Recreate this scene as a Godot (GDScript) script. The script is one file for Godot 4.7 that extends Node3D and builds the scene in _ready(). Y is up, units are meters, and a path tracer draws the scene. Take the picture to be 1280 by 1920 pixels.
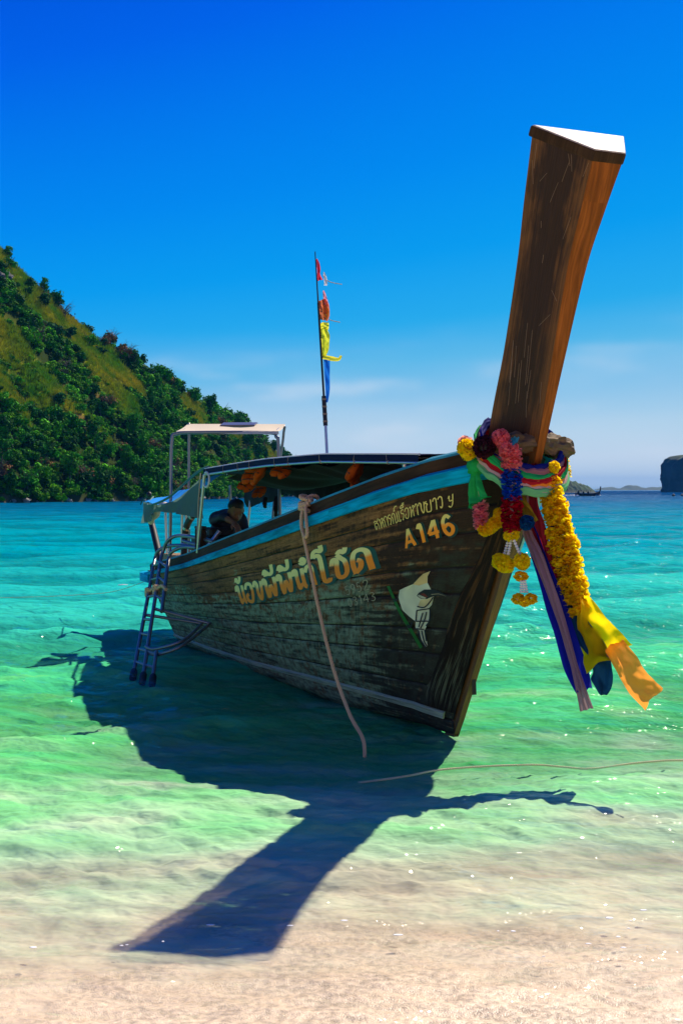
extends Node3D
# A wooden longtail boat moored off a sandy shore: shallow clear water in front, a wooded hill and far islets behind.
# The boat is built in its own axes: x forward along the keel from the foot of the stem, y up from the waterline, z to port.

const KEEL_FOOT := Vector3(0.8672, 0, -9.5178)
const FWD := Vector3(0.3904, 0, 0.92065)
const PORT := Vector3(-0.92065, 0, 0.3904)
const SUN := Vector3(1.98, 3.85, -2.80)
var boat_axes := Transform3D(Basis(FWD, Vector3.UP, PORT), KEEL_FOOT)
var base_of := {}
var used := {}
var rng := RandomNumberGenerator.new()
var M := {}
var T := {}

# ------------------------------------------------------------------ helpers
class Soup:
	var st := SurfaceTool.new()
	var n := 0
	func _init() -> void:
		st.begin(Mesh.PRIMITIVE_TRIANGLES)
	func flat(on := true) -> void:
		st.set_smooth_group(-1 if on else 0)
	func tint(c: Color) -> void:
		st.set_color(c)
	func v(p: Vector3, uv := Vector2.ZERO) -> void:
		st.set_uv(uv)
		st.add_vertex(p)
		n += 1
	func tri(a: Vector3, b: Vector3, c: Vector3) -> void:
		v(a, Vector2(a.x, a.y)); v(b, Vector2(b.x, b.y)); v(c, Vector2(c.x, c.y))
	func quad(a: Vector3, b: Vector3, c: Vector3, d: Vector3, ua := Vector2(0, 0), ub := Vector2(1, 0), uc := Vector2(1, 1), ud := Vector2(0, 1)) -> void:
		v(a, ua); v(b, ub); v(c, uc)
		v(a, ua); v(c, uc); v(d, ud)
	func grid(P: Array, UV: Array = []) -> void:
		for i in P.size() - 1:
			var a: PackedVector3Array = P[i]
			var b: PackedVector3Array = P[i + 1]
			for j in a.size() - 1:
				if UV.is_empty():
					var f := float(P.size() - 1)
					var g := float(a.size() - 1)
					quad(a[j], a[j + 1], b[j + 1], b[j], Vector2(i / f, j / g), Vector2(i / f, (j + 1) / g), Vector2((i + 1) / f, (j + 1) / g), Vector2((i + 1) / f, j / g))
				else:
					quad(a[j], a[j + 1], b[j + 1], b[j], UV[i][j], UV[i][j + 1], UV[i + 1][j + 1], UV[i + 1][j])
	func fan(p: PackedVector3Array) -> void:
		var c := Vector3.ZERO
		for q in p:
			c += q
		c /= p.size()
		for i in p.size():
			tri(c, p[i], p[(i + 1) % p.size()])
	# a box with chamfered edges
	func box(size: Vector3, x := Transform3D(), bevel := 0.006) -> void:
		flat()
		var h := size / 2
		var b := minf(bevel, minf(h.x, minf(h.y, h.z)) * 0.45)
		for axis in 3:
			for s in [-1.0, 1.0]:
				var u := (axis + 1) % 3
				var w := (axis + 2) % 3
				var q := PackedVector3Array()
				for k in [[-1, -1], [1, -1], [1, 1], [-1, 1]]:
					var p := Vector3.ZERO
					p[axis] = s * h[axis]
					p[u] = k[0] * (h[u] - b)
					p[w] = k[1] * (h[w] - b)
					q.append(x * p)
				if s > 0:
					quad(q[3], q[2], q[1], q[0])
				else:
					quad(q[0], q[1], q[2], q[3])
		for axis in 3:
			var u := (axis + 1) % 3
			var w := (axis + 2) % 3
			for su in [-1.0, 1.0]:
				for sw in [-1.0, 1.0]:
					var q := PackedVector3Array()
					for k in [[-1, 0], [1, 0], [1, 1], [-1, 1]]:
						var p := Vector3.ZERO
						p[axis] = k[0] * (h[axis] - b)
						p[u] = su * (h[u] - (b if k[1] == 1 else 0.0))
						p[w] = sw * (h[w] - (0.0 if k[1] == 1 else b))
						q.append(x * p)
					if su * sw > 0:
						quad(q[0], q[1], q[2], q[3])
					else:
						quad(q[3], q[2], q[1], q[0])
		for sx in [-1.0, 1.0]:
			for sy in [-1.0, 1.0]:
				for sz in [-1.0, 1.0]:
					var a := x * Vector3(sx * h.x, sy * (h.y - b), sz * (h.z - b))
					var c := x * Vector3(sx * (h.x - b), sy * h.y, sz * (h.z - b))
					var d := x * Vector3(sx * (h.x - b), sy * (h.y - b), sz * h.z)
					if sx * sy * sz > 0:
						tri(a, d, c)
					else:
						tri(a, c, d)
		flat(false)
	# a round tube along points; r is a number or one radius per point
	func tube(pts: PackedVector3Array, r: Variant, sides := 8, caps := true, squash := 1.0, up := Vector3.UP) -> void:
		var rows := []
		var m := pts.size()
		var side := Vector3.ZERO
		for i in m:
			var d := (pts[mini(i + 1, m - 1)] - pts[maxi(i - 1, 0)]).normalized()
			if side == Vector3.ZERO:
				side = d.cross(up)
				if side.length() < 0.05:
					side = d.cross(Vector3(0.3, 0.2, 0.9))
			side = (side - d * side.dot(d)).normalized()
			var other := d.cross(side)
			var k: float = r[i] if r is Array or r is PackedFloat32Array else r
			var row := PackedVector3Array()
			for j in sides + 1:
				var a := TAU * j / sides
				row.append(pts[i] + side * cos(a) * k + other * sin(a) * k * squash)
			rows.append(row)
		grid(rows)
		if caps:
			flat()
			var e0: PackedVector3Array = rows[0].slice(0, sides)
			var e1: PackedVector3Array = rows[m - 1].slice(0, sides)
			e0.reverse()
			fan(e0)
			fan(e1)
			flat(false)
	# a lumpy ball
	func ball(c: Vector3, r: Vector3, rows := 8, cols := 12, lump := 0.0, noise: FastNoiseLite = null) -> void:
		var g := []
		for i in rows + 1:
			var a := PI * i / rows
			var row := PackedVector3Array()
			for j in cols + 1:
				var b := TAU * (j % cols) / cols
				var d := Vector3(sin(a) * cos(b), cos(a), sin(a) * sin(b))
				var k := 1.0 + (lump * noise.get_noise_3dv(d * 1.0 + c * 3.7) if noise else 0.0)
				row.append(c + d * r * k)
			g.append(row)
		grid(g)
	func done(normals := true, tangents := false) -> ArrayMesh:
		if normals:
			st.generate_normals()
		if tangents:
			st.generate_tangents()
		return st.commit()


func lerp_in(x: float, X: Array, Y: Array) -> float:
	if x <= X[0]:
		return Y[0]
	for i in X.size() - 1:
		if x <= X[i + 1]:
			return lerpf(Y[i], Y[i + 1], (x - X[i]) / (X[i + 1] - X[i]))
	return Y[-1]


func smooth_in(x: float, Y: Array) -> float:
	var k := clampi(int(x), 0, Y.size() - 2)
	var a: float = Y[k]
	var b: float = Y[k + 1]
	var p: float = Y[k - 1] if k > 0 else 2.0 * a - b
	var n: float = Y[k + 2] if k + 2 < Y.size() else 2.0 * b - a
	return cubic_interpolate(a, b, p, n, x - k)


func numbered(called: String) -> String:
	used[called] = used.get(called, -1) + 1
	return called if used[called] == 0 else "%s_%03d" % [called, used[called]]


# a thing in the boat's axes (or the world's), its base at «at»
func thing(called: String, label: String, category: String, at := Vector3.ZERO, group := "", axes := boat_axes) -> Node3D:
	var o := Node3D.new()
	o.name = numbered(called)
	add_child(o, true)
	o.transform = axes.translated_local(at)
	base_of[o] = at
	o.set_meta("label", label)
	o.set_meta("category", category)
	if group:
		o.set_meta("group", group)
	return o


func obj(called: String, mesh: Mesh, m: Material, parent: Node3D, label := "") -> MeshInstance3D:
	var o := MeshInstance3D.new()
	o.name = called
	o.mesh = mesh
	o.material_override = m
	parent.add_child(o, true)
	o.position = -base_of.get(parent, Vector3.ZERO)
	if label:
		o.set_meta("label", label)
	return o


func group_part(called: String, parent: Node3D) -> Node3D:
	var o := Node3D.new()
	o.name = called
	parent.add_child(o, true)
	o.position = -base_of.get(parent, Vector3.ZERO)
	return o


func structure(called: String, mesh: Mesh, m: Material, label: String, parent: Node3D = self) -> MeshInstance3D:
	var o := MeshInstance3D.new()
	o.name = numbered(called)
	o.mesh = mesh
	o.material_override = m
	parent.add_child(o, true)
	o.set_meta("kind", "structure")
	if label:
		o.set_meta("label", label)
	return o


func col(r: float, g: float, b: float, a := 1.0) -> Color:
	var c := Color(r, g, b).linear_to_srgb()
	c.a = a
	return c


func mat(c: Color, rough := 0.7, metal := 0.0) -> StandardMaterial3D:
	var m := StandardMaterial3D.new()
	m.albedo_color = c
	m.roughness = rough
	m.metallic = metal
	return m


func vmat(rough := 0.8, glow := Color.BLACK) -> StandardMaterial3D:
	var m := mat(Color.WHITE, rough)
	m.vertex_color_use_as_albedo = true
	if glow != Color.BLACK:
		m.backlight_enabled = true
		m.backlight = glow
	return m


func cloth(c: Color, through := 0.5) -> StandardMaterial3D:
	var m := mat(c, 0.75)
	m.backlight_enabled = true
	var l := c.srgb_to_linear()
	var most := maxf(l.r, maxf(l.g, l.b))
	m.backlight = Color(l.r / most * through, l.g / most * through, l.b / most * through).linear_to_srgb()
	m.metallic_specular = 0.2
	m.heightmap_enabled = true
	m.heightmap_texture = T.fine
	m.heightmap_scale = 0.03
	m.uv1_triplanar = true
	m.uv1_scale = Vector3(3, 3, 3)
	return m


func noise(seed_: int, freq: float, octaves := 4, kind := FastNoiseLite.TYPE_SIMPLEX_SMOOTH) -> FastNoiseLite:
	var f := FastNoiseLite.new()
	f.seed = seed_
	f.noise_type = kind
	f.frequency = freq
	f.fractal_octaves = octaves
	f.fractal_type = FastNoiseLite.FRACTAL_FBM if octaves > 1 else FastNoiseLite.FRACTAL_NONE
	return f


func picture(w: int, h: int, f: Callable) -> ImageTexture:
	var im := Image.create(w, h, false, Image.FORMAT_RGB8)
	for y in h:
		for x in w:
			im.set_pixel(x, y, f.call((x + 0.5) / w, (y + 0.5) / h))
	return ImageTexture.create_from_image(im)


func curve(points: Array, steps: int) -> PackedVector3Array:
	var out := PackedVector3Array()
	var n := points.size() - 1
	for i in steps + 1:
		var t := float(i) / steps * n
		var k := mini(int(t), n - 1)
		var p0: Vector3 = points[maxi(k - 1, 0)]
		var p1: Vector3 = points[k]
		var p2: Vector3 = points[k + 1]
		var p3: Vector3 = points[mini(k + 2, n)]
		out.append(p1.cubic_interpolate(p2, p0, p3, t - k))
	return out


# ------------------------------------------------------------------ the hull's shape
const GUN_D := [0, 0.1, 0.2, 0.39, 0.65, 1.17, 1.93, 3.0, 4.6, 6.0, 7.2, 8.7]
const GUN_L := [0.05, 0.13, 0.22, 0.36, 0.52, 0.68, 0.78, 0.84, 0.82, 0.70, 0.58, 0.48]
const WAT_D := [0, 0.3, 1.0, 2.0, 3.5, 5.0, 6.3, 7.0]
const WAT_L := [0.03, 0.13, 0.26, 0.34, 0.40, 0.40, 0.36, 0.30]
const LOW_D := [0, 0.4, 1.0, 2.0, 3.5, 6.0, 7.0]
const LOW_Y := [0.02, 0.07, 0.09, 0.075, 0.035, 0.0, -0.02]
const SHEER_D := [0, 0.2, 0.6, 1.2, 1.95, 3.0, 4.6, 6.0, 7.2, 8.7]
const SHEER_Y := [1.99, 1.95, 1.86, 1.725, 1.575, 1.385, 1.14, 0.96, 0.84, 0.69]


func hull(q: float, t: float, side := 1.0) -> Vector3:
	var u := maxf(t, 0.0)
	var s1 := 1.127 * u
	var s0 := -6.5 - 0.8 * u
	var s := s0 + (s1 - s0) * q
	var D := s1 - s
	var lg := lerp_in(D, GUN_D, GUN_L)
	var lw := lerp_in(D, WAT_D, WAT_L)
	var yw := lerp_in(D, LOW_D, LOW_Y)
	var y := yw + (lerp_in(D, SHEER_D, SHEER_Y) - yw) * t * (1.0 if t > 0.0 else clampf(0.3 + D * 0.3, 0.0, 0.8))
	var p := 0.52 + 0.28 * minf(1.0, D / 3.0)
	var l := lw + (lg - lw) * pow(u, p)
	if t < 0.0:
		l *= sqrt(maxf(0.0, 1.0 - pow(t / -0.2, 2.0)))
	return Vector3(s, y, l * side)


func hull_out(q: float, t: float, off: float, side := 1.0) -> Vector3:
	var e := 0.004
	var a := hull(minf(q + e, 1.0), t, 1.0) - hull(q - e, t, 1.0)
	var b := hull(q, t + e, 1.0) - hull(q, t - e, 1.0) if t > 0.01 else hull(q, 0.015, 1.0) - hull(q, 0.005, 1.0)
	var n := a.cross(b).normalized()
	if n.z < 0:
		n = -n
	var p := hull(q, t, 1.0) + n * off
	p.z *= side
	return p


# near the bow the stations lie closer together
func station(i: int, n: int) -> float:
	var x := float(i) / n
	return 1.0 - pow(1.0 - x, 1.6)


# ------------------------------------------------------------------ camera, sky, sun
func air_color(e: float, g: float) -> Color:
	var x := e / (1.0 + 0.85 * g)
	var E_ := [0.0, 0.7, 1.7, 2.8, 4.0, 5.2, 7.2, 9.9, 15.6, 21.0, 45.0, 90.0]
	var R := [0.64, 0.62, 0.48, 0.28, 0.10, 0.020, 0.002, 0.0, 0.0, 0.0, 0.002, 0.006]
	var G := [0.76, 0.75, 0.69, 0.58, 0.49, 0.41, 0.335, 0.25, 0.122, 0.064, 0.072, 0.066]
	var B := [0.86, 0.86, 0.85, 0.84, 0.83, 0.85, 0.87, 0.87, 0.82, 0.68, 0.30, 0.24]
	return Color(lerp_in(x, E_, R), lerp_in(x, E_, G), lerp_in(x, E_, B))


func light_and_lens() -> void:
	var cam := Camera3D.new()
	cam.name = "camera"
	cam.fov = 2.0 * rad_to_deg(atan(960.0 / 2400.0))
	cam.near = 0.1
	cam.far = 9000.0
	add_child(cam)
	cam.position = Vector3(0, 1.75, 0)
	cam.rotation.x = -atan(42.0 / 2400.0)
	cam.current = true

	var w := 1536
	var h := 768
	var im := Image.create(w, h, false, Image.FORMAT_RGBF)
	var streak := noise(5, 1.0, 5)
	var sun_az := atan2(SUN.x, -SUN.z)
	for y in h:
		var e := 90.0 - (y + 0.5) / h * 180.0
		for x in w:
			var az := (x + 0.5) / w * TAU
			if e < -0.5:
				im.set_pixel(x, y, Color(0.16, 0.27, 0.29))
				continue
			var g := pow(maxf(0.0, cos(az - sun_az)), 4.0)
			var c := air_color(maxf(e, 0.0), g)
			if e < 14.0:
				var p := Vector3(sin(az), 0, cos(az)) * 7.0
				var n := streak.get_noise_3d(p.x, e * 0.85, p.z) * 0.5 + 0.5
				var wisp := smoothstep(0.52, 0.85, n) * smoothstep(0.6, 2.2, e) * (1.0 - smoothstep(3.2, 6.0 + 3.0 * g, e))
				var veil := smoothstep(0.35, 0.75, streak.get_noise_3d(p.x * 0.35 + 9.0, e * 0.3, p.z * 0.35) * 0.5 + 0.5) * (1.0 - smoothstep(2.0, 8.0, e)) * 0.35 * (0.4 + 0.6 * g)
				c = c.lerp(Color(0.70, 0.79, 0.90), clampf(wisp * 0.6 + veil, 0.0, 1.0))
			im.set_pixel(x, y, c * 0.714)
	var pano := PanoramaSkyMaterial.new()
	pano.panorama = ImageTexture.create_from_image(im)
	var sky := Sky.new()
	sky.sky_material = pano
	var env := Environment.new()
	env.background_mode = Environment.BG_SKY
	env.sky = sky
	env.tonemap_mode = Environment.TONE_MAPPER_LINEAR
	env.tonemap_exposure = 1.4
	env.fog_enabled = true
	env.fog_density = 0.00010
	env.fog_light_color = Color(0.28, 0.68, 1.0)
	env.sdfgi_enabled = true
	env.ssao_enabled = true
	env.ssil_enabled = true
	var we := WorldEnvironment.new()
	we.name = "world_environment"
	we.environment = env
	add_child(we)

	var sun := DirectionalLight3D.new()
	sun.name = "sun"
	sun.light_color = Color(1.0, 0.95, 0.86)
	sun.light_energy = 1.55
	sun.light_angular_distance = 0.5
	sun.shadow_enabled = true
	add_child(sun)
	sun.look_at_from_position(SUN, Vector3.ZERO)


# ------------------------------------------------------------------ computed surface pictures
func grey(seed_: int, freq: float, octaves: int, w: int, h: int, kind := FastNoiseLite.TYPE_SIMPLEX_SMOOTH) -> PackedByteArray:
	var im := noise(seed_, freq, octaves, kind).get_seamless_image(w, h)
	im.convert(Image.FORMAT_L8)
	return im.get_data()


func put3(d: PackedByteArray, at: int, r: float, g: float, b: float) -> void:
	var c := Color(maxf(r, 0.0), maxf(g, 0.0), maxf(b, 0.0)).linear_to_srgb()
	d[at] = int(clampf(c.r, 0, 1) * 255)
	d[at + 1] = int(clampf(c.g, 0, 1) * 255)
	d[at + 2] = int(clampf(c.b, 0, 1) * 255)


func tex(w: int, h: int, d: PackedByteArray, format := Image.FORMAT_RGB8) -> ImageTexture:
	return ImageTexture.create_from_image(Image.create_from_data(w, h, false, format, d))


func noise_tex(seed_: int, freq: float, octaves: int, size: int, normals := false, strength := 4.0) -> NoiseTexture2D:
	var t := NoiseTexture2D.new()
	t.width = size
	t.height = size
	t.seamless = true
	t.noise = noise(seed_, freq, octaves)
	t.as_normal_map = normals
	t.bump_strength = strength
	return t


func pictures() -> void:
	T.fine = noise_tex(3, 0.08, 3, 256)
	T.rough_bump = noise_tex(4, 0.03, 5, 512)
	T.ripple = noise_tex(12, 0.012, 5, 1024, true, 9.0)
	T.wavelet = noise_tex(13, 0.016, 4, 1024, true, 16.0)
	# wood: grain runs along v
	var w := 512
	var fine := noise(21, 1.0, 4)
	var cd := PackedByteArray()
	cd.resize(w * w * 3)
	var bd := PackedByteArray()
	bd.resize(w * w)
	for y in w:
		for x in w:
			var u := float(x) / w
			var v := float(y) / w
			var warp := fine.get_noise_2d(u * 3.0, v * 2.0) * 0.10
			var ring := sin((u + warp) * 70.0 + fine.get_noise_2d(u * 6.0 + 40.0, v * 1.2) * 7.0) * 0.5 + 0.5
			var pore := fine.get_noise_2d(u * 160.0, v * 7.0) * 0.5 + 0.5
			var blot := fine.get_noise_2d(u * 5.0 + 9.0, v * 3.0) * 0.5 + 0.5
			var k := 0.55 + 0.28 * ring * (0.4 + 0.6 * blot) + 0.35 * (pore - 0.5) + 0.5 * (blot - 0.5)
			put3(cd, (y * w + x) * 3, k, k * 0.93, k * 0.86)
			bd[y * w + x] = int(clampf(0.5 + 0.55 * (pore - 0.5) + 0.25 * (ring - 0.5), 0, 1) * 255)
	T.wood = tex(w, w, cd)
	T.wood_bump = tex(w, w, bd, Image.FORMAT_L8)
	# weathered hull paint and bare planks: u from stern to stem, v from the waterline to the rail
	var hw := 2048
	var hh := 512
	cd = PackedByteArray()
	cd.resize(hw * hh * 3)
	bd = PackedByteArray()
	bd.resize(hw * hh)
	for y in hh:
		var v := 1.0 - float(y) / hh
		for x in hw:
			var u := float(x) / hw
			var a := fine.get_noise_2d(u * 7.0, v * 1.6) * 0.5 + 0.5
			var b := fine.get_noise_2d(u * 46.0 + 3.0, v * 17.0) * 0.5 + 0.5
			var drip := fine.get_noise_2d(u * 110.0, v * 3.0 + u * 9.0) * 0.5 + 0.5
			var grain := fine.get_noise_2d(u * 24.0, v * 150.0) * 0.5 + 0.5
			var speck := fine.get_noise_2d(u * 420.0, v * 110.0) * 0.5 + 0.5
			var k := 0.26 + 1.1 * a * grain + 0.6 * (drip - 0.38) + 0.6 * (speck - 0.5) + 0.4 * (b - 0.5)
			var r := 0.40 * k
			var g := 0.19 * k
			var bl := 0.068 * k
			# old grey-green paint on the lower planks and along the stern, widened to hold green light off the water
			var old := smoothstep(0.0, 0.16, (0.66 - v) + 0.45 * (a - 0.5) + 0.35 * (b - 0.5) + 0.30 * maxf(0.0, 0.42 - u))
			var worn := smoothstep(0.30, 0.55, drip * 0.6 + b * 0.5)
			old *= 0.35 + 0.65 * worn
			var p := 0.42 + 1.0 * (b - 0.35) + 0.6 * (speck - 0.5) + 0.7 * (drip - 0.42)
			r = lerpf(r, 0.29 * p, old)
			g = lerpf(g, 0.38 * p, old)
			bl = lerpf(bl, 0.225 * p, old)
			# algae towards the stern, under the rail
			var moss := smoothstep(0.35, 0.05, u) * smoothstep(0.5, 0.95, v) * smoothstep(0.35, 0.7, b)
			r = lerpf(r, 0.05, moss * 0.7)
			g = lerpf(g, 0.085, moss * 0.7)
			bl = lerpf(bl, 0.03, moss * 0.7)
			# soaked black wood and tar stains
			var tar := smoothstep(0.48, 0.74, 0.65 * (fine.get_noise_2d(u * 9.0 + 77.0, v * 26.0) * 0.5 + 0.5) + 0.35 * drip + 0.10 * (b - 0.5) + 0.34 * smoothstep(0.80, 0.97, u))
			tar = maxf(tar * 0.9, smoothstep(0.60, 0.70, drip * 0.7 + speck * 0.3) * 0.5)
			r = lerpf(r, 0.018, tar)
			g = lerpf(g, 0.013, tar)
			bl = lerpf(bl, 0.011, tar)
			put3(cd, (y * hw + x) * 3, r, g, bl)
			bd[y * hw + x] = int(clampf(0.5 + 0.5 * (grain - 0.5) + 0.5 * (speck - 0.5) - 0.2 * tar + 0.25 * old, 0, 1) * 255)
	T.hull = tex(hw, hh, cd)
	T.hull_bump = tex(hw, hh, bd, Image.FORMAT_L8)
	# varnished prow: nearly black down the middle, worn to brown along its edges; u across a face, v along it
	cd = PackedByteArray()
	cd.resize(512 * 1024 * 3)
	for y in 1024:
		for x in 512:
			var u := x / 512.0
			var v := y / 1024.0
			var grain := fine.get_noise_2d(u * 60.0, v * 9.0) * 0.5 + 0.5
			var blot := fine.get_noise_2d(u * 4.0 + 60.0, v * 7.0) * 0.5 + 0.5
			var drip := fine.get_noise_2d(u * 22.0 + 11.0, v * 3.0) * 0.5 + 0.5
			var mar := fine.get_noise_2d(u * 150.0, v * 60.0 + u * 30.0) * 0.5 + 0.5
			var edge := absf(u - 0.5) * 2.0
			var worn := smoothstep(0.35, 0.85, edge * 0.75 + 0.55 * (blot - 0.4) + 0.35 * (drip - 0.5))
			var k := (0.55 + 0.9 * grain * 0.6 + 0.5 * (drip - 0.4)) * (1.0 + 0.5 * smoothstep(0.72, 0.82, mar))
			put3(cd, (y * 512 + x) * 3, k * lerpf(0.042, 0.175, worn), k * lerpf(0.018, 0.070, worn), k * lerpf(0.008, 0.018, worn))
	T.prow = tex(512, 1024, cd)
	# bow doubling boards: soaked black wood with old whitewash worn off in streaks; u across, v up the stem
	w = 256
	cd = PackedByteArray()
	cd.resize(w * 512 * 3)
	for y in 512:
		for x in w:
			var u := float(x) / w
			var v := 1.0 - y / 512.0
			var a := fine.get_noise_2d(u * 26.0, v * 3.5 + 20.0) * 0.5 + 0.5
			var b := fine.get_noise_2d(u * 5.0 + 31.0, v * 4.0) * 0.5 + 0.5
			var c := fine.get_noise_2d(u * 90.0, v * 14.0) * 0.5 + 0.5
			var wash := smoothstep(0.46, 0.66, 0.40 * a + 0.40 * b + 0.40 * (0.42 - v) + 0.12 * (c - 0.5)) * smoothstep(0.02, 0.10, v)
			var brown := smoothstep(0.45, 0.75, b + 0.3 * (v - 0.6))
			var k := 0.5 + 0.9 * c
			put3(cd, (y * w + x) * 3, k * lerpf(lerpf(0.022, 0.10, brown), 0.13, wash), k * lerpf(lerpf(0.015, 0.050, brown), 0.15, wash), k * lerpf(lerpf(0.010, 0.018, brown), 0.095, wash))
	T.cheek = tex(w, 512, cd)
	# sand with shell grit
	w = 1024
	var s1 := grey(31, 0.006, 4, w, w)
	var s2 := grey(32, 0.05, 4, w, w)
	var s3 := grey(33, 0.35, 2, w, w)
	cd = PackedByteArray()
	cd.resize(w * w * 3)
	bd = PackedByteArray()
	bd.resize(w * w)
	for i in w * w:
		var a := s1[i] / 255.0
		var b := s2[i] / 255.0
		var c := s3[i] / 255.0
		var k := 0.66 + 0.42 * a + 0.85 * (b - 0.5) + 0.55 * (c - 0.5)
		var dark := smoothstep(0.60, 0.80, b) * smoothstep(0.45, 0.75, a) * 0.55
		var r := lerpf(0.84 * k, 0.38, dark)
		var g := lerpf(0.66 * k, 0.25, dark)
		var bl := lerpf(0.465 * k, 0.12, dark)
		if c > 0.80:
			r = lerpf(r, 0.30, 0.5)
			g = lerpf(g, 0.14, 0.5)
			bl = lerpf(bl, 0.07, 0.5)
		put3(cd, i * 3, r, g, bl)
		bd[i] = int(clampf(0.5 * b + 0.5 * c, 0, 1) * 255)
	T.sand = tex(w, w, cd)
	T.sand_bump = tex(w, w, bd, Image.FORMAT_L8)


# ------------------------------------------------------------------ sea bed, water
var bed_noise := noise(41, 0.35, 4)
var bed_fine := noise(42, 1.6, 3)
const BED_D := [-60.0, -40.0, -25.0, -12.0, 0.0, 2.4, 3.2, 4.2, 5.0, 5.7, 6.5, 7.5, 8.8, 10.5, 14.0, 20.0, 40.0, 200.0, 6000.0]
const BED_Y := [14.0, 12.0, 7.5, 2.6, 0.25, 0.04, -0.006, -0.030, -0.070, -0.125, -0.21, -0.33, -0.50, -0.70, -1.10, -1.9, -4.0, -8.0, -20.0]  # first heights raise an unseen bank that throws warm light at the hull


func bed(x: float, z: float) -> float:
	var d := -z - 0.07 * x + 0.35 * bed_noise.get_noise_2d(x * 0.6, z * 0.3)
	var y := lerp_in(d, BED_D, BED_Y)
	var soft := smoothstep(3.0, 6.0, d)
	return y + bed_noise.get_noise_2d(x, z * 1.6) * (0.012 + 0.03 * soft) + (0.5 - absf(bed_fine.get_noise_2d(x * 1.1, z * 2.6))) * 0.030 * smoothstep(-2.0, -4.0, z) + (0.4 - absf(bed_fine.get_noise_2d(x * 3.6 + 7.0, z * 6.0))) * 0.012 - 0.014


var waves := []
var wave_a := noise(51, 0.22, 2)
var wave_b := noise(52, 0.06, 3)


func make_waves() -> void:
	var r := RandomNumberGenerator.new()
	r.seed = 77
	for L in [9.0, 5.2, 3.1, 2.2, 1.6, 1.15, 0.85, 0.66, 0.5, 0.4, 0.31, 0.25]:
		for k in 2:
			var a := r.randf_range(-0.55, 0.55) * (1.0 if L > 1.0 else 1.7) + (0.18 if k == 0 else -0.30) + (0.5 if L < 0.7 and k == 1 else 0.0)
			waves.append([TAU / L * sin(a), TAU / L * cos(a), r.randf() * TAU, 0.0086 * pow(L, 0.78) * (0.8 if L > 4.0 else 1.0 if L > 1.0 else 1.45), L, r.randf_range(-1.0, 1.0) * 1.6])


func sea_height(x: float, z: float, step: float) -> float:
	var na := wave_a.get_noise_2d(x, z)
	var nb := wave_b.get_noise_2d(x, z)
	var gust := 0.75 + 0.9 * nb + 0.5 * na
	var depth := -bed(x, z) if z > -14.0 else 1.5
	var calm := 0.45 + 0.55 * smoothstep(0.02, 0.55, depth)
	var y := 0.0
	for w in waves:
		if w[4] < 2.6 * step:
			continue
		var s: float = sin(w[0] * x + w[1] * z + w[2] + w[5] * (na * 2.2 + nb * 3.0))
		y += w[3] * (s + 0.28 * s * s - 0.14) * (gust if w[4] < 3.0 else 1.0)
	# the lip of a spent wave running along the shallows
	var lip := -z - 5.15 - 0.16 * x - 0.30 * na - 0.45 * nb
	if absf(lip) < 1.0:
		y += 0.045 * exp(-lip * lip * (60.0 if lip < 0.0 else 9.0)) * smoothstep(-0.25, 0.35, nb + 0.4 * na + 0.12 * x)
	return y * calm


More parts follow.
